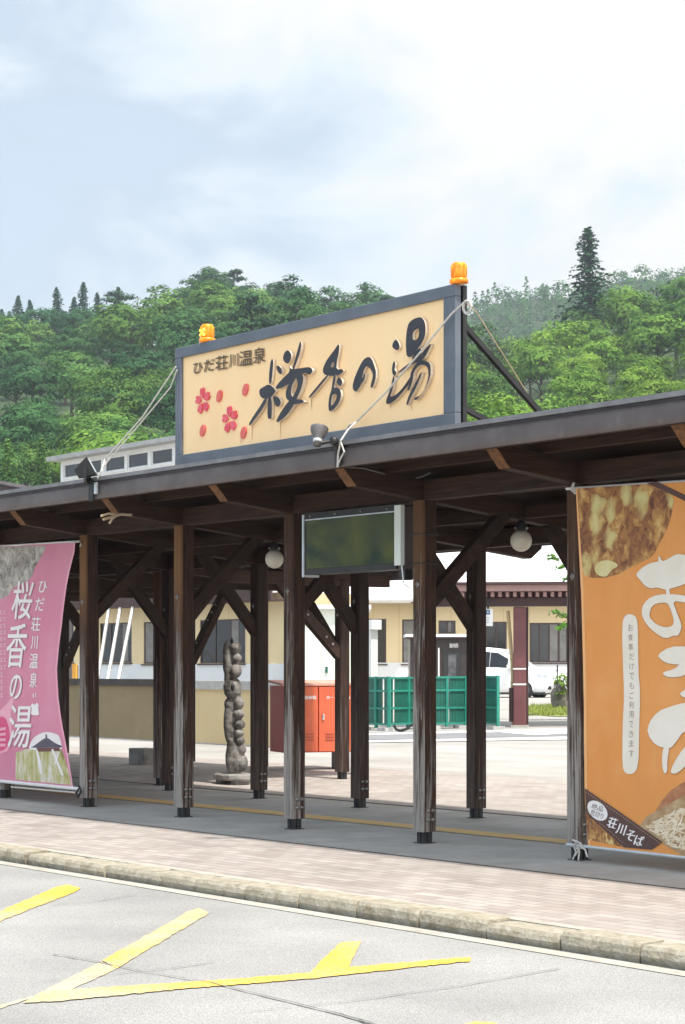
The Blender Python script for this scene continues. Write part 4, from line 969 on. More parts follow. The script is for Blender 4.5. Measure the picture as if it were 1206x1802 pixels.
for ch, bx in (('桜', (92, 290, 240, 560)), ('香', (48, 590, 195, 900)), ('の', (72, 950, 162, 1125)), ('湯', (62, 1165, 228, 1465))):
    for dx, dy, o_, mt, nm in ((5, 6, .0045, M['print_shadow_p'], 'letter_shade'), (0, 0, .0056, M['print_white'], 'letter')):
        m = MB()
        for fx, fy, k in ((0, 0, 0), (3, 0, 1), (0, 3, 2), (3, 3, 3)) :
            g = glyph(ch, (bx[0] + dx + fx, bx[1] + dy + fy, bx[2] + dx + fx - 3, bx[3] + dy + fy - 3), lambda x, y: W(x, y, o_ + k * .00022), .10); m.add(g.v, g.f)
        m.build(nm, mt, pk)
for ch, bx in (('ひ', (286, 290, 338, 372)), ('だ', (262, 408, 322, 500)), ('荘', (232, 545, 298, 642)), ('川', (230, 675, 280, 770)), ('温', (218, 800, 282, 905)), ('泉', (220, 935, 272, 1040))):
    m = MB()
    for k, (fx, fy) in enumerate(((0, 0), (2.5, 1.5))):
        g = glyph(ch, (bx[0] + fx, bx[1] + fy, bx[2] + fx, bx[3] + fy), lambda x, y: W(x, y, .005 + .0003 * k), .08); m.add(g.v, g.f)
    m.build('letter', M['print_white'], pk)
# little pot emblem with steam under the small column
decal(pk, 'emblem', smooth_loop([(226, 1165), (240, 1150), (255, 1168), (270, 1146), (288, 1160), (282, 1195), (292, 1238), (224, 1236), (234, 1195)]), cP, 1.0, M['print_white'], .005)
for q in ([(240, 1088), (246, 1084), (250, 1112), (244, 1114)], [(258, 1082), (264, 1078), (268, 1108), (262, 1110)]): decal(pk, 'emblem', q, cP, 1.0, M['print_white'], .005)
# stamp with teardrop
cir = [(0 + 78 * math.cos(t * .35), 1390 + 118 * math.sin(t * .35)) for t in range(18)]
decal(pk, 'stamp', [(-75, 1430), (-90, 1330), (-40, 1240), (20, 1180), (95, 1105), (110, 1110), (78, 1210), (82, 1320), (84, 1420), (50, 1490), (-10, 1512), (-50, 1490)], cP, 1.0, M['stamp_l'], .0030)
decal(pk, 'stamp', smooth_loop([(-62, 1425), (-76, 1330), (-30, 1258), (30, 1240), (64, 1330), (70, 1415), (40, 1475), (-8, 1495), (-42, 1478)]), cP, 1.0, M['stamp'], .0036)
rr = random.Random(4)
for k in range(4):
    y = 1330 + 36 * k; decal(pk, 'stamp_writing', [(-30, y), (36, y - 10 + 3 * k), (38, y + 10 + 3 * k), (-28, y + 20)], cP, 1.0, M['stamp_l'], .0042)
for x0, y0, y1 in ((24, 500, 930), (-2, 500, 1110), (-40, 520, 1110)):
    y = y0
    while y < y1:
        h = rr.uniform(24, 34); m = [(x0, y), (x0 + 18, y - 1), (x0 + 17, y + 5), (x0 + 8, y + 6), (x0 + 9, y + h - 8), (x0 + 19, y + h - 9), (x0 + 18, y + h - 3), (x0 - 1, y + h - 2), (x0, y + h - 9), (x0 + 3, y + h - 9), (x0 + 3, y + 6), (x0, y + 6)]
        decal(pk, 'faint_writing', m, cP, 1.0, M['print_faint'], .0045); y += h + 20
ptop = thing('banner_rod', tuple(onY(138, 953, BY + .02)), 'thin pale rod along the top edge of the pink banner', 'banner rod')
MB().tube([onY(-165, topP(-165) - 1, BY + .01), onY(140, topP(140) - 1, BY + .01)], .011, 8).build('rod', M['white'], ptop)
MB().tube([onY(124, 955, BY - .005), onY(141, 953, BY - .01), onY(143, 957, BY + .045), onY(141, 962, BY + .04)], .008, 6).build('tie', M['rope'], ptop)
pbot = thing('banner_rod', tuple(onY(139, 1391, BY)), 'pale double rod along the bottom edge of the pink banner', 'banner rod')
MB().tube([onY(-165, botP(-165) + 1, BY), onY(140, botP(140) + 2, BY)], .019, 10).build('rod', M['white'], pbot)
MB().tube([onY(20, botP(20) + 10, BY - .004), onY(142, botP(142) + 9, BY - .004)], .009, 8).build('cord', M['rope'], pbot)
MB().tube([onY(139, 1382, BY - .03), onY(143, 1392, BY - .02), onY(138, 1403, BY - .01), onY(134, 1395, BY - .02), onY(140, 1386, BY - .03)], .010, 6).build('tie', M['black'], pbot)

# ---- orange banner
c1 = lambda x, y: (980 + x / 2.503, 820 + y / 2.503)
c2 = lambda x, y: (1000 + x / 5.461, 830 + y / 5.461)
topO = lambda x: 860 - .062 * (x - 1015) ; botO = lambda x: 1490 + .108 * (x - 1035)
LO = interp([(0, 1014), (.1, 1016), (.3, 1021), (.5, 1024), (.7, 1027), (.88, 1030), (1, 1036)])
og = thing('orange_banner', tuple(onY(1120, 1500, BY)), 'orange cloth banner with a fried food picture and large cream brush lettering at right', 'banner', 'banners along the walkway')
cloth_mb(topO, botO, LO, lambda v: 1560, 4.0, 180, 150).build('cloth', M['orange'], og)
cloth_mb(topO, botO, LO, lambda v: LO(v) + 4.5, 4.0, 1, 150, .0015).build('hem', M['orange_hem'], og)
def food_mat(name, sc, warm=1.0):
    """printed photograph of fried pieces: lumps with dark gaps, crisp golden edges, a few pale pieces"""
    m, nt, b = base_mat(name); L = nt.links; b.inputs['Roughness'].default_value = .75
    t = N(nt, 'ShaderNodeTexCoord'); mpn = N(nt, 'ShaderNodeMapping'); mpn.inputs['Scale'].default_value = (1.25, 1, .9); L.new(t.outputs['Object'], mpn.inputs[0])
    wn_ = N(nt, 'ShaderNodeTexNoise'); wn_.inputs['Scale'].default_value = sc * 1.3; wn_.inputs['Detail'].default_value = 4; L.new(mpn.outputs[0], wn_.inputs['Vector'])
    ad = N(nt, 'ShaderNodeVectorMath', operation='MULTIPLY_ADD'); ad.inputs[1].default_value = (.22, .22, .22); L.new(wn_.outputs['Color'], ad.inputs[0]); L.new(mpn.outputs[0], ad.inputs[2])
    v = N(nt, 'ShaderNodeTexVoronoi', feature='SMOOTH_F1'); v.inputs['Scale'].default_value = sc; v.inputs['Smoothness'].default_value = .25; L.new(ad.outputs[0], v.inputs['Vector'])
    d = N(nt, 'ShaderNodeMapRange'); d.inputs[1].default_value = .62; d.inputs[2].default_value = .15; L.new(v.outputs['Distance'], d.inputs[0])
    n = N(nt, 'ShaderNodeTexNoise'); n.inputs['Scale'].default_value = sc * 2; n.inputs['Detail'].default_value = 6; n.inputs['Roughness'].default_value = .7; n.inputs['Distortion'].default_value = .8; L.new(ad.outputs[0], n.inputs['Vector'])
    c = N(nt, 'ShaderNodeMath', operation='MULTIPLY_ADD'); c.inputs[1].default_value = .42; L.new(d.outputs[0], c.inputs[0])
    n_ = N(nt, 'ShaderNodeMath', operation='MULTIPLY_ADD'); n_.inputs[1].default_value = 1.5; n_.inputs[2].default_value = -.46; L.new(n.outputs[0], n_.inputs[0]); L.new(n_.outputs[0], c.inputs[2])
    r = N(nt, 'ShaderNodeValToRGB'); e = r.color_ramp.elements
    for i, (p, k) in enumerate(((.08, (.11, .040, .028)), (.32, (.30, .125, .045)), (.56, (.52, .29, .09)), (.82, (.70, .54, .23)))):
        q = e[i] if i < 2 else e.new(p); q.position = p; q.color = (*k, 1)
    L.new(c.outputs[0], r.inputs[0])
    s_ = N(nt, 'ShaderNodeSeparateColor'); L.new(v.outputs['Color'], s_.inputs[0])
    g = N(nt, 'ShaderNodeMapRange'); g.inputs[1].default_value = .72; g.inputs[2].default_value = .80; L.new(s_.outputs[0], g.inputs[0])
    gm = N(nt, 'ShaderNodeMath', operation='MULTIPLY'); L.new(g.outputs[0], gm.inputs[0]); L.new(d.outputs[0], gm.inputs[1])
    mx = N(nt, 'ShaderNodeMix', data_type='RGBA'); mx.inputs['B'].default_value = (.60, .55, .24, 1); L.new(gm.outputs[0], mx.inputs['Factor']); L.new(r.outputs[0], mx.inputs['A'])
    L.new(mx.outputs['Result'], b.inputs['Base Color']); return m
food = food_mat('fried_food_print', 5.5)
decal(og, 'food_picture', smooth_loop([(90, 104), (100, 98), (250, 90), (400, 78), (440, 100), (520, 128), (505, 220), (490, 270), (450, 340), (420, 400), (340, 440), (240, 490), (140, 494), (112, 480), (104, 400), (98, 250)]), c1, 4.0, food, .002)
decal(og, 'food_piece', smooth_loop([(160, 448), (178, 424), (205, 414), (240, 418), (268, 432), (264, 446), (245, 452), (228, 470), (214, 488), (184, 486), (166, 470)], 2), c1, 4.0, pm('pale_tempura_print', (.60, .52, .22), (.70, .62, .36), 9, .8, c3=(.45, .30, .10), scale3=8), .0027)
decal(og, 'band_print', [(395, 76), (440, 68), (620, 152), (760, 215), (760, 240), (600, 172), (520, 132)], c1, 4.0, M['print_brown'], .0026)
# brush lettering: each stroke group over a thin darker outline
def og_letters(lst, conv, grow):
    for k, loops in enumerate(lst):
        if not isinstance(loops[0][0], (tuple, list)): loops = [loops]
        sm = [smooth_loop(lp) for lp in loops]
        decal(og, 'letter_shade', [[(x - grow * .3, y + grow) for x, y in lp] for lp in sm], conv, 4.0, M['print_shadow'], .0036 + .0003 * k)
        decal(og, 'letter', sm, conv, 4.0, M['print_cream'], .0052 + .0003 * k)
og_letters([[(645, 990), (700, 930), (780, 880), (840, 868), (872, 862), (865, 810), (885, 820), (905, 865), (960, 840), (1050, 790), (1130, 800), (1300, 820), (1420, 900), (1400, 1000), (1250, 1050), (1125, 1080), (1080, 1100), (960, 1130), (930, 1135), (850, 1110), (800, 1125), (740, 1100), (690, 1040)],
            [(940, 1115), (975, 1112), (985, 1200), (950, 1200)],
            [[(700, 1360), (730, 1260), (800, 1200), (900, 1178), (1000, 1175), (1125, 1190), (1300, 1225), (1500, 1300), (1560, 1450), (1480, 1600), (1400, 1610), (1440, 1450), (1400, 1360), (1300, 1290), (1125, 1255), (1012, 1240), (1040, 1330), (1102, 1470), (1090, 1530), (1060, 1580), (1010, 1575), (940, 1607), (850, 1560), (750, 1470)],
             [(780, 1380), (800, 1300), (850, 1265), (955, 1255), (985, 1310), (1020, 1420), (1015, 1480), (940, 1500), (850, 1470), (795, 1415)]]], c2, 7)
og_letters([[(442, 832), (500, 795), (566, 795), (660, 790), (700, 815), (680, 850), (566, 875), (500, 873), (465, 858)], [(468, 908), (520, 895), (545, 870), (600, 858), (620, 880), (566, 925), (500, 932), (472, 922)],
            [(540, 1003), (580, 978), (680, 965), (700, 990), (640, 1020), (566, 1022)],
            [(408, 1130), (450, 1080), (500, 1060), (566, 1042), (660, 1030), (760, 1060), (740, 1120), (640, 1150), (566, 1162), (520, 1230), (500, 1246), (440, 1232), (400, 1180)],
            [(475, 1230), (502, 1232), (490, 1300), (492, 1350), (475, 1356), (465, 1300)], [(505, 1342), (530, 1290), (566, 1238), (620, 1190), (650, 1200), (600, 1290), (540, 1352), (512, 1356)]], c1, 3)
decal(og, 'text_strip', smooth_loop([(285, 690), (298, 658), (325, 650), (352, 666), (357, 720), (359, 900), (368, 1000), (361, 1200), (356, 1325), (335, 1357), (300, 1357), (283, 1325), (285, 1150), (292, 1000), (286, 850)]), c1, 4.0, M['print_cream'], .0040)
Wo = lambda x, y, o: banner_pt(*c1(x, y), 4.0, o)
txt = 'お食事だけでもご利用できます'
for k, ch in enumerate(txt):
    y = 712 + k * 42.6; x = 326 - (2 if k < 3 else -2 * math.sin(k * .4))
    glyph(ch, (x - 11, y - 15, x + 11, y + 15), lambda a, b: Wo(a, b, .0052)).build('letter', M['print_grey'], og)
# brown corner band, oval, writing, noodles
decal(og, 'corner_picture', [(126, 1520), (300, 1680), (140, 1645)], c1, 4.0, food_mat('tempura_print', 12), .0022)
decal(og, 'noodle_dish_print', smooth_loop([(420, 1545), (480, 1450), (566, 1385), (700, 1340), (760, 1400), (566, 1470), (490, 1510)]), c1, 4.0, photo_mat('dish_print', [(.30, .11, .05), (.42, .19, .09), (.5, .27, .14)], 5), .0024)
decal(og, 'noodle_ground', [(355, 1600), (395, 1545), (470, 1505), (566, 1450), (760, 1400), (760, 1770), (566, 1722), (455, 1655)], c1, 4.0, pm('noodle_shade_print', (.34, .21, .10), (.50, .36, .2), 14, .8), .0028)
rn = random.Random(11); m = MB()
nm_ = pm('noodle_print', (.62, .48, .29), (.80, .72, .56), 22, .75)
for k in range(190):
    x = rn.uniform(360, 700); y = 1730 - rn.uniform(0, 1) * (150 + (x - 360) * .5); a = rn.choice((rn.uniform(-.75, -.25), rn.uniform(.0, .5), rn.uniform(-1.5, -1.0))); L_ = rn.uniform(50, 120); cv = rn.uniform(-.0016, .0016); pts = []
    for t in range(8):
        pts.append((x, y)); x += math.cos(a) * L_ / 7; y += math.sin(a) * L_ / 7; a += cv * L_ / 7 * 8
    ok = [p for p in pts if p[1] < 1640 + (p[0] - 440) * .30 + 15 and p[1] > 1602 - (p[0] - 355) * .50 and p[0] > 362 and p[0] < 755 and not (p[0] < 470 and p[1] > 1655 - (470 - p[0]) * .72 - 8)]
    if len(ok) < 4: continue
    off = .0032 + .000012 * k; w = 3.4
    q = []
    for i, p in enumerate(ok):
        d = (ok[min(i + 1, len(ok) - 1)][0] - ok[max(i - 1, 0)][0], ok[min(i + 1, len(ok) - 1)][1] - ok[max(i - 1, 0)][1]); l = math.hypot(*d) or 1
        q.append((p, (-d[1] / l * w, d[0] / l * w)))
    b = len(m.v)
    for (px_, py_), (nx_, ny_) in q: m.v += [Wo(px_ - nx_, py_ - ny_, off), Wo(px_ + nx_, py_ + ny_, off)]
    for i in range(len(q) - 1): m.f.append((b + 2 * i, b + 2 * i + 2, b + 2 * i + 3, b + 2 * i + 1))
m.build('noodle_print', nm_, og)
decal(og, 'brown_band', [(127, 1420), (300, 1540), (470, 1656), (420, 1690), (300, 1680), (210, 1600), (130, 1528)], c1, 4.0, M['print_brown'], .0062)
m = MB()
for (ax, ay), (bx, by) in (((132, 1434), (462, 1662)), ((136, 1520), (300, 1662))):
    n = int(math.hypot(bx - ax, by - ay) / 12)
    for k in range(n):
        t0, t1 = k / n, (k + .45) / n; p = (ax + (bx - ax) * t0, ay + (by - ay) * t0); q = (ax + (bx - ax) * t1, ay + (by - ay) * t1)
        b = len(m.v); m.v += [Wo(p[0], p[1], .0068), Wo(p[0], p[1] + 3.5, .0068), Wo(q[0], q[1] + 3.5, .0068), Wo(q[0], q[1], .0068)]; m.f.append((b, b + 1, b + 2, b + 3))
m.build('stitching', pm('tan_stitch_print', (.42, .25, .13), (.5, .3, .16), 8, .8), og)
decal(og, 'oval_print', [(182 + 43 * math.cos(t * .3) * 1 + 10 * math.sin(t * .3), 1518 + 44 * math.sin(t * .3) + 8 * math.cos(t * .3)) for t in range(21)], c1, 4.0, M['print_white'], .0068)
glyph('絶品', (156, 1492, 208, 1516), lambda a, b: Wo(a, b, .0076), 0, 0, .35).build('letter', M['print_brown'], og)
glyph('荒切り', (150, 1522, 210, 1546), lambda a, b: Wo(a, b, .0076), 0, 0, .35).build('letter', M['print_brown'], og)
for ch, x, y in (('荘', 246, 1572), ('川', 285, 1600), ('そ', 326, 1627), ('ば', 364, 1650)):
    m = MB()
    for k in range(3):
        g = glyph(ch, (x - 19 + k * 1.6, y - 23, x + 19 + k * 1.6, y + 23), lambda a, b: Wo(a, b, .0076 + .0003 * k), 0, 0, .30); m.add(g.v, g.f)
    m.build('letter', M['print_white'], og)
t = thing('banner_rod', tuple(onY(1015, 858, BY)), 'pale rod tied to a post along the top edge of the orange banner', 'banner rod')
MB().tube([onY(997, topO(997) - 1, BY + .02), onY(1560, topO(1560) - 2, BY + .02)], .010, 8).build('rod', M['white'], t)
MB().tube([onY(1010, 850, BY - .02), onY(1006, 862, BY + .01), onY(1012, 868, BY + .02), onY(1011, 858, BY - .02)], .010, 6).build('tie', M['rope'], t)
t = thing('banner_rod', tuple(onY(1003, 1487, BY)), 'grey rod lashed with pale ties under the orange banner', 'banner rod')
MB().tube([onY(998, botO(998), BY), onY(1560, botO(1560) + 2, BY)], .013, 8).build('rod', M['alu'], t)
m = MB()
for q in ([(1016, 1480), (1010, 1488), (1014, 1500), (1008, 1512)], [(1016, 1488), (1020, 1498), (1018, 1514)], [(1018, 1487), (1030, 1495), (1034, 1508)], [(1008, 1478), (1022, 1484), (1028, 1492), (1016, 1494), (1008, 1486)], [(1020, 1492), (1012, 1506)]):
    m.tube([onY(a, b, BY - .03 + .006 * i) for i, (a, b) in enumerate(q)], .007, 5)
m.build('tie', M['rope'], t)

# ================================================================ OBJECTS BEHIND THE WALKWAY
# ---- hose cabinet
dC = (gat(545, 1, 0) - CAM).dot(FWD)
g0 = onZ(545, 1358, 0); dcab = (g0 - CAM).dot(FWD)
cab = thing('hose_cabinet', (0, 0, 0), 'vermilion double door steel hose cabinet on short legs behind the posts', 'cabinet')
c0 = at(500, 1330, dcab); c1_ = at(618, 1330, dcab + .35)
fx = Vector((c1_.x - c0.x, c1_.y - c0.y, 0)).normalized(); fy = Vector((-fx.y, fx.x, 0))
cab.location = Vector((c0.x, c0.y, 0)); cab.rotation_euler = (0, 0, math.atan2(fx.y, fx.x)); ORG[cab.name] = Vector((0, 0, 0))
Wc = 1.02; zc0 = 1.45 - (1325 - Y0) * dcab / FPX; zc1 = 1.45 - (1207 - Y0) * dcab / FPX
dp = .62
M['cab_side_shade'] = pm('cabinet_side_shade_red', (.50, .045, .022), (.46, .038, .02), 1.4, .5)  # shade of the cabinet's side put into a darker red
MB().box((0, .012, zc0), (Wc, dp, zc1)).build('body', M['cab_side_shade'], cab)
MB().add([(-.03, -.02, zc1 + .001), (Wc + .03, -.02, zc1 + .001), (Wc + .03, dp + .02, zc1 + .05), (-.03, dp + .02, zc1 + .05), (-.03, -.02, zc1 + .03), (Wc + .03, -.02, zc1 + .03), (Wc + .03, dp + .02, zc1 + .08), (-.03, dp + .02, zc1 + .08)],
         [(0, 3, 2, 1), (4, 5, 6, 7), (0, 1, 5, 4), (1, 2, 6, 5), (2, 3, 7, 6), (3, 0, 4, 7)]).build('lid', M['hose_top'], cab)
for k in range(2):
    a = .006 + k * (Wc / 2); b = a + Wc / 2 - .014
    dr = MB().box((a, -.012, zc0 + .012), (b, .010, zc1 - .012)).build('door', M['hose_red'], cab, bevel=.004)
    for lx in (.10, .31):
        lv = MB()
        for j in range(3): z = zc0 + .17 + j * .042; lv.box((a + lx, -.020, z), (a + lx + .125, -.0125, z + .014))
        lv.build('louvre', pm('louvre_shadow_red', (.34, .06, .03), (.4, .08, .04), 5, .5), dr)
    if k:
        hm = MB().box((a + .05, -.03, zc0 + .46), (a + .075, -.0125, zc0 + .54)); hm.box((a + .056, -.045, zc0 + .50), (a + .068, -.03, zc0 + .535)); hm.build('handle', M['alu'], dr)
    def fcab(x, y): return (x, -.0135, y)
    vs, fs = glyph_mesh('ホース格納箱'); xs = [v[0] for v in vs]; ys = [v[1] for v in vs]
    mm = MB(); x0_, x1_ = a + .11, b - .03
    for q in range(2):
        mm.add([(x0_ + (v[0] - min(xs)) / (max(xs) - min(xs)) * (x1_ - x0_) + q * .004, -.0135 - q * .0005, zc1 - .19 + (v[1] - min(ys)) / (max(ys) - min(ys)) * .052) for v in vs], fs)
    mm.build('writing', M['print_white'], dr)
for x, w_ in ((.20, .14), (Wc - .12, .12)):
    MB().box((x, .12, 0), (x + w_, dp - .1, zc0 - .001)).build('stand', M['black'], cab)
# ---- totem on a slab
dT = (onZ(402, 1380, 0) - CAM).dot(FWD); tb = at(412, 1366, dT)
slab_t = thing('stone_slab', (tb.x, tb.y, 0), 'flat rough stone slab under the carved wooden post', 'stone slab')
m = MB(); rs = random.Random(2); ring = []
for k in range(14):
    t_ = 2 * math.pi * k / 14; ring.append((.31 * math.cos(t_) * rs.uniform(.85, 1.1), .24 * math.sin(t_) * rs.uniform(.85, 1.1)))
zt = 1.45 - (1361 - Y0) * dT / FPX
for z, s_ in ((zt - .085, .92), (zt - .06, 1.02), (zt - .02, 1.0), (zt, .9)):
    for x, y in ring: m.v.append(Vector((tb.x + x * s_, tb.y + y * s_, z + rs.uniform(-.006, .006))))
for j in range(3):
    for k in range(14): a, b = j * 14 + k, j * 14 + (k + 1) % 14; m.f.append((a, b, b + 14, a + 14))
m.f.append(tuple(42 + k for k in range(14))); m.f.append(tuple(reversed(range(14))))
m.build('slab', M['stone'], slab_t)
for x in (-.17, .16):
    MB().box((tb.x + x - .06, tb.y - .12, 0), (tb.x + x + .06, tb.y + .1, zt - .08)).build('support', M['stone'], slab_t)
cT = lambda x, y: (280 + x / 3.174, 1000 + y / 3.174)
tp = MB()
def blob(x, y, rx, ry, dd=0, deep=1.0):
    px_, py_ = cT(x, y); c = at(px_, py_, dT + dd); k = dT / FPX / 3.174
    v0 = len(tp.v); tp.sphere((0, 0, 0), 1, 14)
    for v in tp.v[v0:]:
        v.xyz = c + RGT * v.x * rx * k + FWD * v.y * max(rx, 26) * k * deep + UP * v.z * ry * k
for a in ((383, 470, 27, 70), (386, 540, 30, 75), (395, 610, 32, 60), (428, 445, 32, 34, -.06), (436, 503, 27, 27, -.07), (430, 572, 34, 42, -.06), (410, 665, 52, 62), (412, 690, 50, 40), (395, 760, 32, 40), (446, 755, 30, 36, -.05), (397, 845, 34, 62), (444, 815, 34, 29, -.05), (452, 872, 31, 28, -.05), (402, 905, 30, 45), (447, 920, 30, 24, -.05), (455, 962, 26, 24, -.05), (410, 1000, 33, 70), (460, 1010, 30, 32, -.03), (411, 1080, 30, 62), (462, 1085, 36, 52), (430, 1060, 40, 75, .05), (420, 760, 44, 130, .04), (422, 900, 44, 130, .04), (405, 510, 44, 100, .03), (430, 1050, 50, 110, .02), (384, 520, 26, 100, -.03), (388, 860, 28, 120, -.01), (402, 1060, 32, 90, -.02)): blob(*a)
tot = tp.build('carved_post', M['carve'], None)
rm = tot.modifiers.new('remesh', 'REMESH'); rm.mode = 'VOXEL'; rm.voxel_size = .010
bpy.context.view_layer.update(); me2 = bpy.data.meshes.new_from_object(tot.evaluated_get(bpy.context.evaluated_depsgraph_get())); tot.modifiers.clear(); tot.data = me2
for p in tot.data.polygons: p.use_smooth = True
tag(tot, 'weathered grey carved wooden totem of stacked lumps standing on a stone slab', 'carving')
q = cT(412, 663); hole = MB(); c = at(*q, dT - .235); hole.sphere(c, .05, 12, (.55, .55, 1.0)); hole.build('carved_hollow', M['black'], tot)
q = cT(408, 405); c = at(*q, dT); MB().lathe([(.018, 0), (.022, .04), (.008, .05), (.0001, .07)], c - UP * .03, 10).build('top_knob', M['black'], tot)
# ---- garden walls
wy = 9.9
def wall(px0, px1, ztop, capm, wallm, label, caph):
    a = onY(px0, 1200, wy); b = onY(px1, 1200, wy); t_ = thing('garden_wall', ((a.x + b.x) / 2, wy, 0), label, 'wall')
    MB().box((a.x, wy, -.05), (b.x, wy + .18, ztop - caph)).build('wall', wallm, t_)
    MB().box((a.x - .03, wy - .05, ztop - caph + .001), (b.x + .03, wy + .23, ztop)).build('cap', capm, t_)
    MB().box((a.x, wy - .012, -.04), (b.x, wy - .001, .07)).build('plinth', M['greycap'], t_)
wall(96, 302, 1.24, M['dkcap'], M['khaki'], 'low khaki rendered wall with a dark timber cap', .135)
wall(318, 498, 1.22, M['greycap'], M['sand'], 'low sand coloured wall with a weathered grey stone cap', .16)
p = gat(254, (onZ(254, 1346, 0) - CAM).dot(FWD), 0)
blk = MB().box((p.x - .22, p.y - .14, 0), (p.x + .22, p.y + .16, .25)); blk = blk.build('concrete_block', M['stone'], None, bevel=.012); tag(blk, 'grey concrete block lying on the ground beyond the walkway', 'concrete block')
#@@
# ================================================================ BUILDINGS
class Fr:
    """local frame of a facade: u along it, v out of it (towards the viewer is negative), z up"""
    def __init__(s, o, ux): s.o = Vector(o); s.u = Vector((ux.x, ux.y, 0)).normalized(); s.v = Vector((-s.u.y, s.u.x, 0)); s.rz = math.atan2(s.u.y, s.u.x)
    def up(s, px, py):              # pixel on the facade plane -> (u, z)
        r = ray(px, py); k = (s.o - CAM).dot(s.v) / r.dot(s.v); p = CAM + r * k
        return (p - s.o).dot(s.u), p.z
def facade(m, u0, u1, z0, z1, openings, v=0.0, rev=.10):
    us = sorted({u0, u1, *[o[0] for o in openings], *[o[1] for o in openings]}); zs = sorted({z0, z1, *[o[2] for o in openings], *[o[3] for o in openings]})
    us = [u for u in us if u0 <= u <= u1]; zs = [z for z in zs if z0 <= z <= z1]
    for a, b in zip(us, us[1:]):
        for c, d in zip(zs, zs[1:]):
            cu, cz = (a + b) / 2, (c + d) / 2
            if any(o[0] < cu < o[1] and o[2] < cz < o[3] for o in openings): continue
            m.add([(a, v, c), (b, v, c), (b, v, d), (a, v, d)], [(0, 1, 2, 3)])
    for a, b, c, d in openings:
        m.add([(a, v, c), (b, v, c), (b, v, d), (a, v, d), (a, v + rev, c), (b, v + rev, c), (b, v + rev, d), (a, v + rev, d)], [(0, 1, 5, 4), (1, 2, 6, 5), (2, 3, 7, 6), (3, 0, 4, 7)])
def window(root, a, b, c, d, nm=2, curtain=True, frame=None, v=.06, fwid=.05, seed=0):
    m = MB(); fwid = min(fwid, (b - a) * .1)
    m.box((a, v - .03, c), (b, v + .02, c + fwid)); m.box((a, v - .03, d - fwid), (b, v + .02, d)); m.box((a, v - .03, c + fwid), (a + fwid, v + .02, d - fwid)); m.box((b - fwid, v - .03, c + fwid), (b, v + .02, d - fwid))
    for k in range(1, nm): x = a + (b - a) * k / nm; m.box((x - fwid * .45, v - .025, c + fwid), (x + fwid * .45, v + .018, d - fwid))
    w = m.build('window', frame or M['window_frame'], root, local=True)
    MB().box((a - .06, v - .16, c - .07), (b + .06, v - .062, c - .012)).build('sill', frame or M['window_frame'], w, local=True)
    rs = random.Random(seed)
    for k in range(nm):
        x0 = a + (b - a) * k / nm; x1 = a + (b - a) * (k + 1) / nm
        cur = curtain and rs.random() < .55; x0 += fwid * .5; x1 -= fwid * .5
        if cur:      # a drawn curtain in soft folds fills part of the pane
            cm = MB(); n = 14; xc = x0 + (x1 - x0) * rs.uniform(.45, .95)
            for j in range(n + 1):
                xx = x0 + (xc - x0) * j / n; yy = v - .004 - .006 * (j % 2); cm.v += [Vector((xx, yy, c + fwid)), Vector((xx, yy, d - fwid))]
            for j in range(n): cm.f.append((2 * j, 2 * j + 2, 2 * j + 3, 2 * j + 1))
            cm.build('curtain', M['curtain'], w, local=True)
        MB().box((x0, v + .002, c + fwid), (x1, v + .012, d - fwid)).build('pane', M['glass'], w, local=True)
    return w
M['curtain'] = pm('grey_curtain', (.20, .19, .18), (.27, .26, .245), 3, .8)
# ---- building A: long cream building behind on the left, parallel to the walkway
A = Fr((0, 30.5, 0), Vector((1, 0, 0)))
bA = thing('cream_building', (0, 30.5, 0), 'long low cream building with a white dado and brown windows behind the shelter', 'building'); ORG[bA.name] = Vector((0, 0, 0))
ua0, ua1 = A.up(20, 1100)[0], A.up(500, 1100)[0]
zE = A.up(430, 1060)[1]; zD = A.up(430, 1168)[1]; zB = .1
wins = []
for x0, x1, y0, y1 in ((176, 232, 1096, 1166), (253, 302, 1094, 1168), (352, 432, 1090, 1167), (90, 130, 1098, 1166)):
    a, b = A.up(x0, 1130)[0], A.up(x1, 1130)[0]; xm = (x0 + x1) / 2; c, d = A.up(xm, y1)[1], A.up(xm, y0)[1]; wins.append((a, b, c, d))
m = MB(); facade(m, ua0, ua1, zD, zE + .3, wins); m.box((ua0, .12, zB), (ua1, 3.4, zE + .3)); wl_ = m.build('wall', M['siding'], bA, local=True)
for k, w in enumerate(wins): window(bA, *w, nm=(3, 2, 3, 2)[k], seed=k)
m = MB().box((ua0 - .02, -.03, zB), (ua1 + .02, .11, zD)); m.build('dado', M['whitewall'], bA, local=True)
m = MB().box((ua0 - .1, -.7, zE - .02), (ua1 + .3, .0, zE + .05)); m.box((ua0 - .1, -.78, zE - .02), (ua1 + .3, -.70, zE + .45)); m.build('eave', M['maroon_d'], bA, local=True)
m = MB().add([(ua0 - .2, -.85, zE + .46), (ua1 + .15, -.85, zE + .46), (ua1 + .15, 3.5, zE + 2.2), (ua0 - .2, 3.5, zE + 2.2), (ua0 - .2, -.85, zE + .54), (ua1 + .15, -.85, zE + .54), (ua1 + .15, 3.5, zE + 2.3), (ua0 - .2, 3.5, zE + 2.3)],
             [(0, 3, 2, 1), (4, 5, 6, 7), (0, 1, 5, 4), (1, 2, 6, 5), (2, 3, 7, 6), (3, 0, 4, 7)]); m.build('roof', M['white_roof'], bA, local=True)
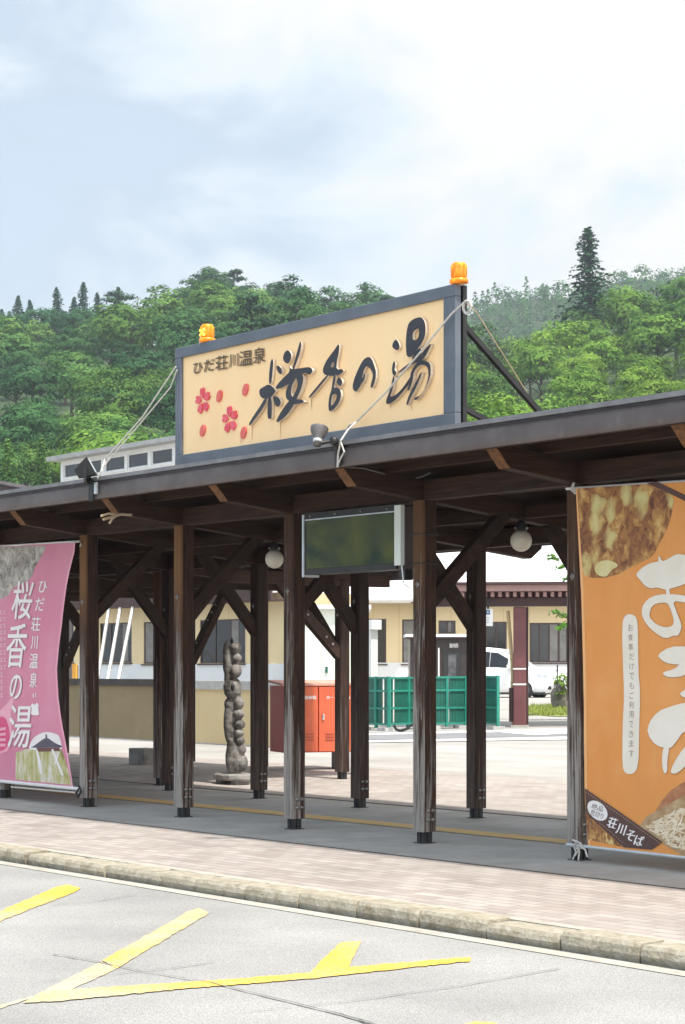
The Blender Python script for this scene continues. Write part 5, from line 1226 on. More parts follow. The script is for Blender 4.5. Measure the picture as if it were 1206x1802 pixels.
# clerestory on its roof
yC = 37.0; C_ = Fr((0, yC, 0), Vector((1, 0, 0)))
uc0, uc1 = C_.up(107, 830)[0], C_.up(345, 830)[0]
zc_t = C_.up(200, 797)[1]; zc_b = C_.up(200, 838)[1]; zw_t = C_.up(200, 803)[1] ; zw_b = C_.up(200, 829)[1]
ops = []
for x0, x1 in ((112, 144), (148, 178), (184, 219), (224, 260), (266, 303), (309, 342)):
    ops.append((C_.up(x0, 815)[0], C_.up(x1, 815)[0], zw_b, zw_t))
cl_ = MB(); facade(cl_, uc0, uc1, .2, zc_t, ops, v=yC - 30.5, rev=.15)
cl_.add([(uc0, yC - 30.5, .2), (uc0, yC - 30.5, zc_t), (uc0, yC - 26, zc_t), (uc0, yC - 26, .2)], [(0, 1, 2, 3)]); cl_.add([(uc1, yC - 30.5, .2), (uc1, yC - 30.5, zc_t), (uc1, yC - 26, zc_t), (uc1, yC - 26, .2)], [(3, 2, 1, 0)])
cw = cl_.build('clerestory', M['white'], bA, local=True)
for k, o in enumerate(ops): window(cw, *o, nm=1, frame=M['white'], v=yC - 30.5 + .08, fwid=.06, curtain=False, seed=k)
m = MB().box((uc0 - .35, yC - 30.5 - .6, zc_t + .001), (uc1 + .3, yC - 25.5, zc_t + .20)); m.build('clerestory_roof', pm('grey_flashing', (.30, .30, .29), (.38, .38, .37), 2, .5), cw, local=True)
# three pale props leaning against it
for k, (x0, y0, x1, y1) in enumerate(((192, 1072, 172, 1198), (212, 1071, 190, 1198), (234, 1070, 209, 1197))):
    t_ = thing('leaning_pole', (0, 0, 0), ('pale grey pole, leftmost of the three leaning on the cream building', 'pale grey pole, middle one of the three leaning on the cream building', 'pale grey pole, rightmost of the three leaning on the cream building')[k], 'pole', 'poles leaning on the cream building')
    dd = (onY(x0, y0, 29.6) - CAM).dot(FWD); q = at(x1, y1, dd - 2.2); p = onY(x0, y0, 29.75); dirn = (q - p); q2 = p + dirn * ((p.z - gz(27)) / (p.z - q.z)) if p.z != q.z else q
    MB().bar(p, q2, .17, .10, (RGT.x, RGT.y, 0)).build('pole', M['pale_metal'] if False else pm('pale_grey_timber', (.42, .42, .41), (.56, .56, .54), 5, .7, stretch=(3, 3, .4)), t_)
    MB().box((q2.x - .16, q2.y - .12, gz(q2.y) - .01), (q2.x + .16, q2.y + .12, gz(q2.y) + .08)).build('foot_block', M['greycap'], t_)
# orange panel by its wall
p = onY(124, 1196, 26); t_ = thing('orange_board', (p.x, 26, gz(26)), 'plain orange board on a frame seen between the pink banner and the first post', 'board')
a, b = onY(112, 1196, 26), onY(134, 1168, 26)
MB().box((a.x, 26, a.z - .02), (b.x, 26.06, b.z)).build('board', M['orange_box'], t_)
for x in (a.x + .05, b.x - .05): MB().box((x - .03, 26.061, gz(26)), (x + .03, 26.11, b.z - .05)).build('leg', M['black'], t_)

# ---- building B: cream building with a white metal roof on the right, square to the view
o_ = at(840, 1176, 88); B = Fr((o_.x, o_.y, 0), RGT * math.cos(rad(3)) - FWD * math.sin(rad(3)))
bB = thing('white_roofed_building', (o_.x, o_.y, 0), 'cream building with a broad white metal roof behind the green fence and the car', 'building', rz=B.rz); ORG[bB.name] = Vector((0, 0, 0))
uu = lambda x, y=1176: B.up(x, y)[0]
zz = lambda y, x=840: B.up(x, y)[1]
zE = zz(1060); zD = zz(1166); wins = []
WB = ((634, 680, 1089, 1168, 2), (708, 735, 1090, 1168, 1), (772, 802, 1092, 1115, 2), (855, 892, 1094, 1146, 2), (932, 1001, 1096, 1166, 4), (1008, 1060, 1096, 1166, 3))
for x0, x1, y0, y1, n in WB: wins.append((uu(x0), uu(x1), zz(y1, x0), zz(y0, x0)))
m = MB(); facade(m, uu(505), uu(1120), zD, zE + .3, wins); m.box((uu(505), .14, .2), (uu(1120), 12, zE + .3)); m.build('wall', M['siding'], bB, local=True)
for k, w in enumerate(wins): window(bB, *w, nm=WB[k][4], seed=20 + k, fwid=.07)
MB().box((uu(505), -.04, .2), (uu(1120), .13, zD)).build('dado', M['whitewall'], bB, local=True)
MB().box((uu(640), -1.0, zE - .03), (uu(1130), 0.0, zE + .06)).build('eave', M['maroon_d'], bB, local=True)
m = MB(); za, zb_ = zE + .10, zE + 5.2
m.add([(uu(500), -1.15, za), (uu(1140), -1.15, za), (uu(1140), 10, zb_), (uu(500), 10, zb_), (uu(500), -1.15, za + .12), (uu(1140), -1.15, za + .12), (uu(1140), 10, zb_ + .12), (uu(500), 10, zb_ + .12)], [(0, 3, 2, 1), (4, 5, 6, 7), (0, 1, 5, 4), (1, 2, 6, 5), (2, 3, 7, 6), (3, 0, 4, 7)])
m.build('roof', M['white_roof'], bB, local=True)
MB().tube([(uu(640), -1.30, zE + .12), (uu(722), -1.30, zE + .12), (uu(731), -1.30, zE + .2), (uu(734), -1.2, zE + .9)], .19, 10).build('gutter', M['white'], bB, local=True)
MB().tube([(uu(732), -1.30, zE - .0), (uu(735), -.6, zE - .5), (uu(736), -.3, zE - 1.0), (uu(736), -.3, .4)], .07, 8).build('downpipe', M['white'], bB, local=True)
# pale green door wall of the lean-to (540-590) in front of A/B
p0, p1 = at(512, 1176, 66), at(648, 1176, 66); Lf = Fr((p0.x, p0.y, 0), p1 - p0)
ln = thing('pale_green_shed', (p0.x, p0.y, 0), 'pale green metal shed with a plain door behind the red hose cabinet', 'shed', rz=Lf.rz); ORG[ln.name] = Vector((0, 0, 0))
Lw = (p1 - p0).length; zt_ = Lf.up(560, 1072)[1]; zl = Lf.up(560, 1100)[1]
MB().box((0, 0, .2), (Lw, 4, zt_)).build('wall', pm('pale_green_wall', (.66, .70, .60), (.72, .75, .66), .8, .6), ln, local=True)
MB().box((-.1, -.25, zt_ + .001), (Lw + .1, 4.2, zt_ + .14)).build('roof', M['whitewall'], ln, local=True)
d0, d1 = Lf.up(541, 1150)[0], Lf.up(566, 1150)[0]; d2 = Lf.up(592, 1150)[0]
for k, (a, b) in enumerate(((d0 + .02, d1 - .01), (d1 + .01, d2))):
    dr = MB().box((a, -.03, .3), (b, -.002, zl)).build('door', pm('pale_green_door', (.70, .74, .64), (.75, .78, .69), .8, .5), ln, local=True)
    if k: MB().box((a + .12, -.09, 1.3), (a + .2, -.031, 1.5)).build('handle', M['green_d'], dr, local=True)
    else: MB().box((a + .1, -.034, 1.9), (a + .32, -.0305, 2.35)).build('notice', M['print_white'], dr, local=True)

# ---- maroon porch with its pillar
pg = onZ(915, 1280, .16); dP = (pg - CAM).dot(FWD); pg = at(915, 1176, dP)
Pf = Fr((pg.x, pg.y, 0), RGT * math.cos(rad(8)) - FWD * math.sin(rad(8)))
por = thing('porch', (pg.x, pg.y, 0), 'maroon timber porch with a faded fascia and a single thick pillar', 'porch', rz=Pf.rz); ORG[por.name] = Vector((0, 0, 0))
pu = lambda x: Pf.up(x, 1176)[0]; pz = lambda y, x=930: Pf.up(x, y)[1]; gP = gz(pg.y)
MB().box((-.135, -.135, gP), (.135, .135, pz(1068))).build('pillar', M['maroon'], por, local=True, bevel=.02)
MB().box((-.19, -.19, gP - .02), (.19, .19, gP + .05)).build('pillar_base', M['paleconc'], por, local=True)
m = MB().box((-.139, -.139, gP + .92), (.139, .139, gP + .955)); m.box((-.139, -.139, gP + 1.26), (.139, .139, gP + 1.29)); m.build('pillar_band', M['white'], por, local=True)
MB().box((-.235, -.02, gP + .12), (-.14, .08, gP + .86)).build('side_post', M['maroon_d'], por, local=True)
MB().box((.139, .02, gP), (.185, .10, pz(1068))).build('side_post', M['maroon_d'], por, local=True)
MB().box((pu(745), -.14, pz(1067)), (pu(1180), .14, pz(1052))).build('beam', M['maroon_d'], por, local=True)
MB().box((pu(740), -.62, pz(1042)), (pu(1185), -.54, pz(1031))).build('fascia', M['maroon_l'], por, local=True)
MB().box((pu(740), -.52, pz(1041)), (pu(1185), 2.6, pz(1034))).build('soffit', M['maroon'], por, local=True)
MB().box((pu(738), -.70, pz(1030.5)), (pu(1187), 2.7, pz(1026))).build('roof', M['maroon_d'], por, local=True)
MB().box((pu(745), -.05, pz(1051.5)), (pu(1180), .05, pz(1041.5))).build('boarding', M['maroon'], por, local=True)
x = pu(750)
while x < pu(1175):
    MB().box((x, -.50, pz(1051)), (x + .07, -.06, pz(1043))).build('rafter', M['maroon_l'], por, local=True); x += (pu(874) - pu(861))
# hanging sign plate
a = pu(853); b = pu(869)
hs = thing('hanging_sign', (0, 0, 0), 'small white sign plate with a blue square hanging under the maroon porch', 'sign'); hs.location = por.location; hs.rotation_euler = por.rotation_euler
MB().box((a, -.30, pz(1102)), (b, -.27, pz(1072))).build('plate', M['white'], hs, local=True)
MB().box((a + .05, -.306, pz(1082)), (b - .06, -.301, pz(1073.5))).build('blue_square', M['blue'], hs, local=True)
MB().box((a + .085, -.312, pz(1079)), (b - .095, -.3065, pz(1076))).build('white_mark', M['white'], hs, local=True)
m = MB()
for k in range(3): m.box((a + .06, -.306, pz(1088 + 4 * k)), (b - .08, -.301, pz(1086.8 + 4 * k)))
m.build('grey_lines', M['greycap'], hs, local=True)
MB().box((a + .07, -.29, pz(1072)), (b - .08, -.28, pz(1052))).build('hanger', M['black'], hs, local=True)
# bamboo pole leaning beside the pillar
t_ = thing('bamboo_pole', (0, 0, 0), 'pale bamboo pole leaning beside the maroon porch pillar', 'pole')
q0, q1 = at(894, 1075, dP + .25), at(904, 1278, dP + .1)
MB().tube([q0, at(898, 1120, dP + .22), at(902, 1175, dP + .18), q1], .040, 8, .045).build('cane', M['bamboo'], t_)
m = MB()
for k in (.2, .42, .62, .8): c = Vector(q0).lerp(Vector(q1), k) + RGT * (.02 if k < .9 else 0); m.lathe([(.044, -.01), (.050, 0), (.044, .01)], c, 8)
m.build('node_ring', M['bamboo'], t_)
# ---- kiosk
dK = 58; p0, p1 = at(722, 1176, dK), at(823, 1176, dK); Kf = Fr((p0.x, p0.y, 0), p1 - p0); Kw = (p1 - p0).length; kz = lambda y: Kf.up(770, y)[1]
ks = thing('kiosk', (p0.x, p0.y, 0), 'dark brown booth with a white topped roof and small white writing behind the green fence', 'kiosk', rz=Kf.rz); ORG[ks.name] = Vector((0, 0, 0))
MB().box((0, 0, .2), (Kw, 1.6, kz(1124))).build('body', M['kiosk'], ks, local=True)
MB().box((-.12, -.18, kz(1124) + .001), (Kw + .1, 1.7, kz(1121))).build('roof', M['maroon_d'], ks, local=True)
MB().box((-.14, -.2, kz(1121) + .001), (Kw + .12, 1.72, kz(1116))).build('roof_cap', M['whitewall'], ks, local=True)
k0, k1 = Kf.up(780, 1150)[0], Kf.up(812, 1150)[0]
MB().box((k0, -.02, .25), (k1, -.002, kz(1146))).build('doorway', M['black'], ks, local=True)
MB().box((k0 + .15, -.03, .3), (k0 + .38, -.021, kz(1152))).build('door_panel', M['chrome'], ks, local=True)
MB().box((k0 - .12, -.05, .25), (k0 - .06, -.002, kz(1146))).build('door_jamb', M['maroon_d'], ks, local=True)
vs, fs = glyph_mesh('きっぷ'); xs = [v[0] for v in vs]; ys = [v[1] for v in vs]
vs, fs = glyph_mesh('案内所'); xs = [v[0] for v in vs]; ys = [v[1] for v in vs]
ka_, kb_ = Kf.up(791, 1135)[0], Kf.up(806, 1135)[0]; mm = MB()
for q in range(2): mm.add([(ka_ + (v[0] - min(xs)) / (max(xs) - min(xs)) * (kb_ - ka_) + q * .015, -.004 - q * .001, kz(1140) + (v[1] - min(ys)) / (max(ys) - min(ys)) * (kz(1132) - kz(1140))) for v in vs], fs)
mm.build('writing', M['print_white'], ks, local=True)
MB().box((Kf.up(771, 1150)[0], -.06, .25), (Kf.up(773.5, 1150)[0], -.002, kz(1140))).build('white_trim', M['white'], ks, local=True)
# ---- white pillar stand by the fence
t_ = thing('white_post_sign', tuple(gat(652, 46, gz(20))), 'white post with a flat white board on top beside the green fence', 'sign post')
dd = 46
p = at(652, 1176, dd); zq = lambda y: 1.45 - (y - Y0) * dd / FPX
MB().box((p.x - .13, p.y - .10, gz(p.y)), (p.x + .15, p.y + .10, zq(1108))).build('post', pm('pale_grey_post', (.60, .63, .60), (.66, .68, .65), 2, .5), t_)
MB().box((p.x - .2, p.y - .16, zq(1108) + .001), (p.x + .26, p.y + .12, zq(1091))).build('board', M['white'], t_)
# ---- green fence panels
def gfence(px0, px1, d0, d1, ytop, ybot, label, seed):
    a, b = at(px0, 1176, d0), at(px1, 1176, d1); a.z = b.z = 0; f = Fr(a, b - a); L_ = (b - a).length; dm = (d0 + d1) / 2
    z1 = 1.45 - (ytop - Y0) * dm / FPX; z0 = 1.45 - (ybot - Y0) * dm / FPX; g = gz((a.y + b.y) / 2)
    t_ = thing('green_fence_panel', (a.x, a.y, g), label, 'fence panel', 'green fence panels behind the walkway', rz=f.rz); z0 -= g; z1 -= g
    m = MB(); n = int(L_ / .075); rs = random.Random(seed)
    for k in range(n):
        if rs.random() < .06: continue
        x = .03 + (L_ - .06) * k / n; m.box((x, .01, z0 + .02), (x + .068, .03, z1 - .02))
    m.build('slats', M['green_d'], t_, local=True)
    m = MB(); h = z1 - z0
    for k in (0.0, .34, .72, 1.0): m.box((0, -.02, z0 + h * k - .022), (L_, .008, z0 + h * k + .022))
    m.build('rail', M['green'], t_, local=True)
    for x in (0, L_ * .5, L_):
        MB().box((x - .03, -.026, .05), (x + .03, .036, z1 + .03)).build('upright', M['green'], t_, local=True)
    for x in (.08, L_ - .08): MB().box((x - .16, -.14, -.02), (x + .16, .14, .07)).build('foot_block', M['greycap'], t_, local=True)
gfence(640, 684, 43.0, 42.2, 1193, 1274, 'teal green slatted fence panel, leftmost, partly behind a dark post', 1)
gfence(685, 752, 42.2, 43.5, 1193, 1273, 'teal green slatted fence panel behind the white post sign, with gaps between slats', 2)
gfence(753, 820, 43.0, 43.4, 1192, 1273, 'teal green slatted fence panel in front of the dark kiosk doorway', 3)
gfence(822, 876, 43.8, 42.4, 1191, 1272, 'teal green slatted fence panel, rightmost, beside the white car', 4)
t_ = thing('hose', tuple(gat(710, 41.5, gz(16))), 'black hose looping on the ground at the green fence', 'hose')
MB().tube([at(x, y, 41.6) for x, y in ((693, 1276), (698, 1284), (706, 1286), (715, 1283), (724, 1276), (736, 1272))], .03, 6).build('hose', M['black'], t_)

# ---- minivan
dcar = 72.0; cpos = at(936, 1176, dcar); ang = rad(24)
hd = RGT * math.cos(ang) - FWD * math.sin(ang)
gC = 1.45 - (1229.5 - Y0) * dcar / FPX
car = thing('minivan', (cpos.x, cpos.y, gC), 'white minivan parked before the cream building, seen behind the maroon pillar', 'car', rz=math.atan2(hd.y, hd.x)); ORG[car.name] = Vector((0, 0, 0))
# stations from nose to tail: x, bottom z, belt z, roof z, half width at belt, half width at roof
st = [(1.02, .36, .62, .66, .58, .55), (.94, .24, .80, .84, .76, .72), (.70, .20, .92, .96, .84, .78), (.35, .20, 1.00, 1.05, .86, .80), (-.12, .20, 1.05, 1.16, .87, .80), (-.55, .20, 1.08, 1.52, .87, .70), (-.95, .20, 1.10, 1.76, .87, .66), (-1.6, .20, 1.10, 1.83, .87, .66), (-2.4, .20, 1.10, 1.84, .87, .66), (-3.2, .22, 1.10, 1.80, .86, .65), (-3.62, .26, 1.10, 1.70, .84, .62), (-3.78, .34, 1.06, 1.20, .80, .70)]
m = MB()
for x, zb0, zbelt, zr, wb, wr_ in st:
    sec = [(wb * .90, zb0), (wb * 1.0, zb0 + .18), (wb * 1.02, (zb0 + zbelt) / 2 + .05), (wb, zbelt), (wr_ + (wb - wr_) * .12, zr - .07 if zr - zbelt > .2 else zr - .01), (wr_ * .82, zr), (0, zr + .02)]
    for y, z in sec: m.v.append(Vector((x, -y, z)))
    for y, z in reversed(sec[:-1]): m.v.append(Vector((x, y, z)))
ns = 13
for i in range(len(st) - 1):
    for k in range(ns - 1): a = i * ns + k; m.f.append((a, a + 1, a + ns + 1, a + ns))
    m.f.append((i * ns + ns - 1, i * ns, (i + 1) * ns, (i + 1) * ns + ns - 1))
m.f.append(tuple(range(ns))); m.f.append(tuple(reversed(range((len(st) - 1) * ns, len(st) * ns))))
body = m.build('body', M['car_paint'], car, local=True, smooth=True)
def at_side(x, t, sgn=-1, out=.012):
    for s0, s1 in zip(st, st[1:]):
        if s1[0] <= x <= s0[0]:
            w = (s0[0] - x) / (s0[0] - s1[0]); q = [s0[i] + (s1[i] - s0[i]) * w for i in range(6)]
            wb, wt = q[4], q[5] + (q[4] - q[5]) * .12; zt0 = q[3] - .07
            return Vector((x, sgn * (wb + (wt - wb) * t + out), q[2] + (zt0 - q[2]) * t))
    return Vector((x, sgn, 1))
for sgn in (-1, 1):
    for x0, x1 in ((-.62, -1.30), (-1.315, -2.38), (-2.395, -3.5)):
        m = MB(); n = 5
        for k in range(n + 1):
            x = x0 + (x1 - x0) * k / n; m.v += [at_side(x, .06, sgn), at_side(x, .92 if x < -.95 else .86, sgn)]
        for k in range(n): m.f.append((2 * k, 2 * k + 1, 2 * k + 3, 2 * k + 2) if sgn > 0 else (2 * k, 2 * k + 2, 2 * k + 3, 2 * k + 1))
        m.build('side_window', M['car_glass'], car, local=True)
    MB().box((-.42, sgn * .86, 1.08), (-.60, sgn * 1.04, 1.22)).build('mirror', M['car_paint'], car, local=True, bevel=.02)
    m = MB().box((-1.50, sgn * .885, .92), (-1.68, sgn * .905, .96)); m.build('door_handle', M['chrome'], car, local=True)
    m = MB().box((-2.1, sgn * .885, .92), (-2.28, sgn * .905, .96)); m.build('door_handle', M['chrome'], car, local=True)
    for x in (0.0, -2.75):
        w_ = MB().lathe([(.20, -.10), (.30, -.10), (.32, -.06), (.32, .06), (.30, .10), (.20, .10)], (x, sgn * .79, .315), 28, (0, sgn, 0)).build('wheel', M['tyre'], car, local=True)
        r_ = MB().lathe([(.205, .07), (.205, .105), (.18, .108), (.17, .09), (.0001, .09)], (x, sgn * .79, .315), 28, (0, sgn, 0))
        r_.build('rim', M['chrome'], w_, local=True)
        sp_ = MB()
        for k in range(10):
            a = 2 * math.pi * k / 10; c = Vector((x, sgn * .887, .315)); sp_.bar(c + Vector((.03 * math.cos(a), 0, .03 * math.sin(a))), c + Vector((.185 * math.cos(a + .12), 0, .185 * math.sin(a + .12))), .028, .018, (0, 1, 0))
        sp_.build('spokes', M['rim'], w_, local=True)
        arch = MB(); 
        for k in range(17):
            a = math.pi * k / 16; arch.v += [Vector((x + .335 * math.cos(a), sgn * .905, .315 + .335 * math.sin(a))), Vector((x + .395 * math.cos(a), sgn * .900, .315 + .395 * math.sin(a)))]
        for k in range(16): arch.f.append((2 * k, 2 * k + 1, 2 * k + 3, 2 * k + 2))
        arch.build('wheel_arch', M['car_paint'], car, local=True)
        dk = MB().lathe([(.0001, 0), (.335, 0), (.335, .02), (.0001, .02)], (x, sgn * .868, .315), 28, (0, sgn, 0)); dk.build('wheel_well', M['black'], car, local=True)
    hl = MB(); 
    for k, (x, z0, z1, y) in enumerate(((.985, .66, .76, .55), (.90, .70, .84, .775), (.62, .80, .90, .85), (.42, .88, .93, .872))): hl.v += [Vector((x + .02, sgn * (y + .015), z0)), Vector((x + .01, sgn * (y + .010), z1))]
    for k in range(3): hl.f.append((2 * k, 2 * k + 2, 2 * k + 3, 2 * k + 1))
    hl.build('headlight', M['lamp_lens'], car, local=True)
    MB().box((.86, sgn * .60, .34), (.965, sgn * .78, .46)).build('fog_lamp', M['black'], car, local=True)
# windscreen lies on the sloping stations
ws = MB()
for x, t_ in ((-.10, 0), (-.52, .5), (-.93, 1)):
    for s0, s1 in zip(st, st[1:]):
        if s1[0] <= x <= s0[0]:
            w = (s0[0] - x) / (s0[0] - s1[0]); zr = s0[3] + (s1[3] - s0[3]) * w; wd = (s0[5] + (s1[5] - s0[5]) * w) * .80
    for y in (-wd, 0, wd): ws.v.append(Vector((x + .012, y, zr + .022 + (.018 if y == 0 else 0))))
for j in range(2):
    for k in range(2): a = j * 3 + k; ws.f.append((a, a + 1, a + 4, a + 3))
ws.build('windscreen', pm('pale_windscreen', (.30, .33, .36), (.38, .41, .44), 1, .1), car, local=True)
MB().box((1.00, -.42, .44), (1.045, .42, .60)).build('grille', M['chrome'], car, local=True)
MB().box((-3.2, -.80, .16), (.75, .80, .235)).build('underside', M['black'], car, local=True)
# ---- rock with shrub and the turf patch round it
pr = gplane(985, 1246); dR = (pr - CAM).dot(FWD)
m = MB(); bm = bmesh.new(); bmesh.ops.create_icosphere(bm, subdivisions=3, radius=1)
for v in bm.verts: v.co *= 1 + .25 * mnoise.noise(v.co * 1.7 + Vector((4, 1, 2)))
for v in bm.verts: m.v.append(Vector((pr.x, pr.y, gz(pr.y) + .28)) + Vector((v.co.x * .26, v.co.y * .26, v.co.z * .42)))
for f in bm.faces: m.f.append(tuple(v.index for v in f.verts))
bm.free(); rk_ = m.build('rock', pm('dark_boulder', (.10, .09, .08), (.20, .185, .165), 3, .9, bump=.8, c3=(.33, .31, .28), scale3=4)); tag(rk_, 'grey upright boulder on the small turf patch by the white minivan', 'rock')
tp_ = MB().poly([smooth_loop([(925, 1250), (940, 1243), (1010, 1240), (1100, 1240), (1100, 1258), (1010, 1262), (945, 1260)], 2)], lambda x, y: gplane(x, y) + Vector((0, 0, .01)))
tag(tp_.build('turf', pm('turf_soil', (.20, .24, .06), (.28, .28, .09), 3, .9)), kind='stuff')
gb = MB(); rs = random.Random(8)
for k in range(2600):
    x = rs.uniform(930, 1060); y = rs.uniform(1242, 1260); p = gplane(x, y); h = rs.uniform(.05, .13); a = rs.uniform(0, 6.28); w = .02
    gb.add([p + Vector((w * math.cos(a), w * math.sin(a), 0)), p - Vector((w * math.cos(a), w * math.sin(a), 0)), p + Vector((rs.uniform(-.05, .05), rs.uniform(-.05, .05), h))], [(0, 1, 2)])
tag(gb.build('grass', M['grass_blade']), kind='stuff')
# far left: dark metal gable roof of a neighbouring hut
t_ = thing('hut', tuple(gat(-30, 60, .2)), 'dark roofed hut peeking above the walkway roof at the far left', 'hut')
dH = 58
e0, e1, e2_ = at(-110, 826, dH), at(88, 866, dH), at(88, 866, dH) + Vector((0, 5, 0))
MB().add([at(-150, 818, dH), at(88, 862, dH), at(88, 862, dH) + FWD * 8 + RGT * 1, at(-150, 818, dH) + FWD * 8 - RGT * 1, at(-150, 823, dH), at(88, 868, dH), at(88, 868, dH) + FWD * 8, at(-150, 823, dH) + FWD * 8], [(0, 1, 2, 3), (4, 7, 6, 5), (0, 4, 5, 1), (1, 5, 6, 2), (2, 6, 7, 3), (3, 7, 4, 0)]).build('roof', pm('brown_flashing', (.10, .09, .095), (.14, .125, .13), 3, .4, .3), t_)
pA, pB = at(-150, 824, dH + .4), at(70, 866, dH + .4)
MB().add([pA, pB, Vector((pB.x, pB.y, .2)), Vector((pA.x, pA.y, .2)), pA + FWD * 7, pB + FWD * 7, Vector((pB.x, pB.y, .2)) + FWD * 7, Vector((pA.x, pA.y, .2)) + FWD * 7], [(0, 3, 2, 1), (4, 5, 6, 7), (0, 1, 5, 4), (1, 2, 6, 5), (2, 3, 7, 6), (3, 0, 4, 7)]).build('gable_wall', pm('dark_gable_boards', (.06, .05, .055), (.085, .07, .075), 3, .6), t_)
#@@
# ================================================================ HILLS AND TREES
SKY_L = [(-400, 570), (0, 545), (130, 542), (200, 532), (280, 520), (330, 488), (375, 478), (420, 492), (480, 492), (560, 508), (620, 522), (700, 532), (760, 545), (800, 570), (860, 600), (900, 598), (930, 560), (960, 530), (1060, 508), (1206, 472), (1400, 420), (1700, 380)]
def skyl(px):
    for (a, y), (b, z) in zip(SKY_L, SKY_L[1:]):
        if a <= px <= b: return y + (z - y) * (px - a) / (b - a)
    return SKY_L[0][1] if px < 0 else SKY_L[-1][1]
def ridge_d(px):
    t = min(1, max(0, (px - 760) / 220)); t = t * t * (3 - 2 * t); return 440 + (300 - 440) * t
D0 = 135.0
def hill_z(px, d):
    dr = ridge_d(px); zr = 1.45 + (Y0 - (skyl(px) + 11.5 * FPX / dr)) / FPX * dr
    t = (d - D0) / (dr - D0)
    if t <= 0: return .38
    if t <= 1: s = t * (1.35 - .35 * t); return .38 + (zr - .38) * s + 1.5 * mnoise.noise(Vector((px * .006, d * .02, 0)))  * min(1, t * 4)
    return zr - (d - dr) * .45
def terrain(name, px0, px1, nx, ds, zf, mat):
    m = MB()
    for d in ds:
        for i in range(nx + 1):
            px = px0 + (px1 - px0) * i / nx; p = at(px, Y0, d); m.v.append(Vector((p.x, p.y, zf(px, d))))
    k = nx + 1
    for j in range(len(ds) - 1):
        for i in range(nx): m.f.append((j * k + i, j * k + i + 1, (j + 1) * k + i + 1, (j + 1) * k + i))
    m.sm = True
    return tag(m.build(name, mat), kind='structure')
M['under'] = pm('forest_floor', (.022, .045, .016), (.040, .070, .022), .25, .95)
terrain('hillside', -500, 1800, 60, [125 + 9 * k for k in range(46)], hill_z, M['under'])
FAR = [(-800, 500), (0, 560), (600, 545), (700, 525), (800, 503), (830, 496), (870, 482), (950, 472), (1005, 466), (1050, 450), (1110, 438), (1206, 440), (1500, 420), (2200, 440)]
def fary(px):
    for (a, y), (b, z) in zip(FAR, FAR[1:]):
        if a <= px <= b: return y + (z - y) * (px - a) / (b - a)
    return 500
def far_z(px, d):
    zr = 1.45 + (Y0 - (fary(px) + 13 * FPX / 820)) / FPX * 820; t = (d - 470) / 350
    return (-20 + (zr + 20) * t + 2.5 * mnoise.noise(Vector((px * .01, d * .02, 3)))) if t <= 1 else zr - (d - 820) * .3
terrain('far_hill', -700, 2100, 60, [470 + 17.5 * k for k in range(26)], far_z, M['under'])

def leaf_quads(m, c, n, rx, rz, size, rs, flat=.6, out=None, shell=.4, wob=.55):
    for _ in range(n):
        u = Vector((rs.gauss(0, 1), rs.gauss(0, 1), rs.gauss(0, 1))).normalized(); r = rs.random() ** shell
        if u.z < -.35: u.z *= -.5; u.normalize()
        p = c + Vector((u.x * rx * r, u.y * rx * r, u.z * rz * r))
        nrm = (u + (out * .7 if out else Vector((0, 0, 0))) + Vector((rs.uniform(-wob, wob), rs.uniform(-wob, wob), flat + rs.uniform(-wob, wob)))).normalized()
        a = nrm.orthogonal().normalized(); a = (Matrix.Rotation(rs.uniform(0, 6.28), 3, nrm) @ a); b = nrm.cross(a); s_ = size * rs.uniform(.6, 1.25); w = s_ * rs.uniform(.45, .8)
        m.add([p - a * s_ * .5, p - b * w * .45 + a * s_ * .1, p + a * s_ * .6, p + b * w * .45 + a * s_ * .1], [(0, 1, 2, 3)])
def limb_mesh(h, r, rs, n=5, top=.8):
    m = MB(); m.tube([(0, 0, -.6), (rs.uniform(-.1, .1), rs.uniform(-.1, .1), h * .3), (rs.uniform(-.3, .3), rs.uniform(-.3, .3), h * .6), (0, 0, h * top)], r, 7, r * .25)
    for k in range(n):
        a = rs.uniform(0, 6.28); z = h * rs.uniform(.25, .6); L_ = h * rs.uniform(.22, .38); m.tube([(0, 0, z), (math.cos(a) * L_ * .5, math.sin(a) * L_ * .5, z + L_ * .35), (math.cos(a) * L_, math.sin(a) * L_, z + L_ * .6)], r * .4, 5, r * .1)
    return m
def make_broad(seed, h, w, nclump, nleaf, size, label_parent=None):
    """broadleaf tree, base at the origin: an uneven dome of distinct leaf lobes on limbs, dark gaps between them"""
    rs = random.Random(seed); m = MB(); ch = h * .72; zc = h - ch * .52
    lob = 1 + .18 * rs.random()
    for k in range(nclump):
        ph = math.acos(1 - 1.5 * (k + .5) / nclump); th = k * 2.39996 + rs.uniform(-.5, .5)
        q = rs.uniform(.66, 1.04) * (1 + .12 * math.sin(3 * th + seed)); R_ = w * .42 * q
        dv = Vector((math.sin(ph) * math.cos(th), math.sin(ph) * math.sin(th), math.cos(ph)))
        c = Vector((dv.x * R_, dv.y * R_, zc + dv.z * ch * .42 * q)); cr_ = w * rs.uniform(.13, .22)
        leaf_quads(m, c, int(nleaf * (cr_ / w / .175) ** 2), cr_, cr_ * .62, size, rs, .35, dv, .28, .40)
    leaf_quads(m, Vector((0, 0, zc - .1 * ch)), nleaf * 2, w * .30, ch * .30, size * 1.2, rs, .2, None, .5, .6)
    return m, limb_mesh(h, h * .022 + .06, rs)
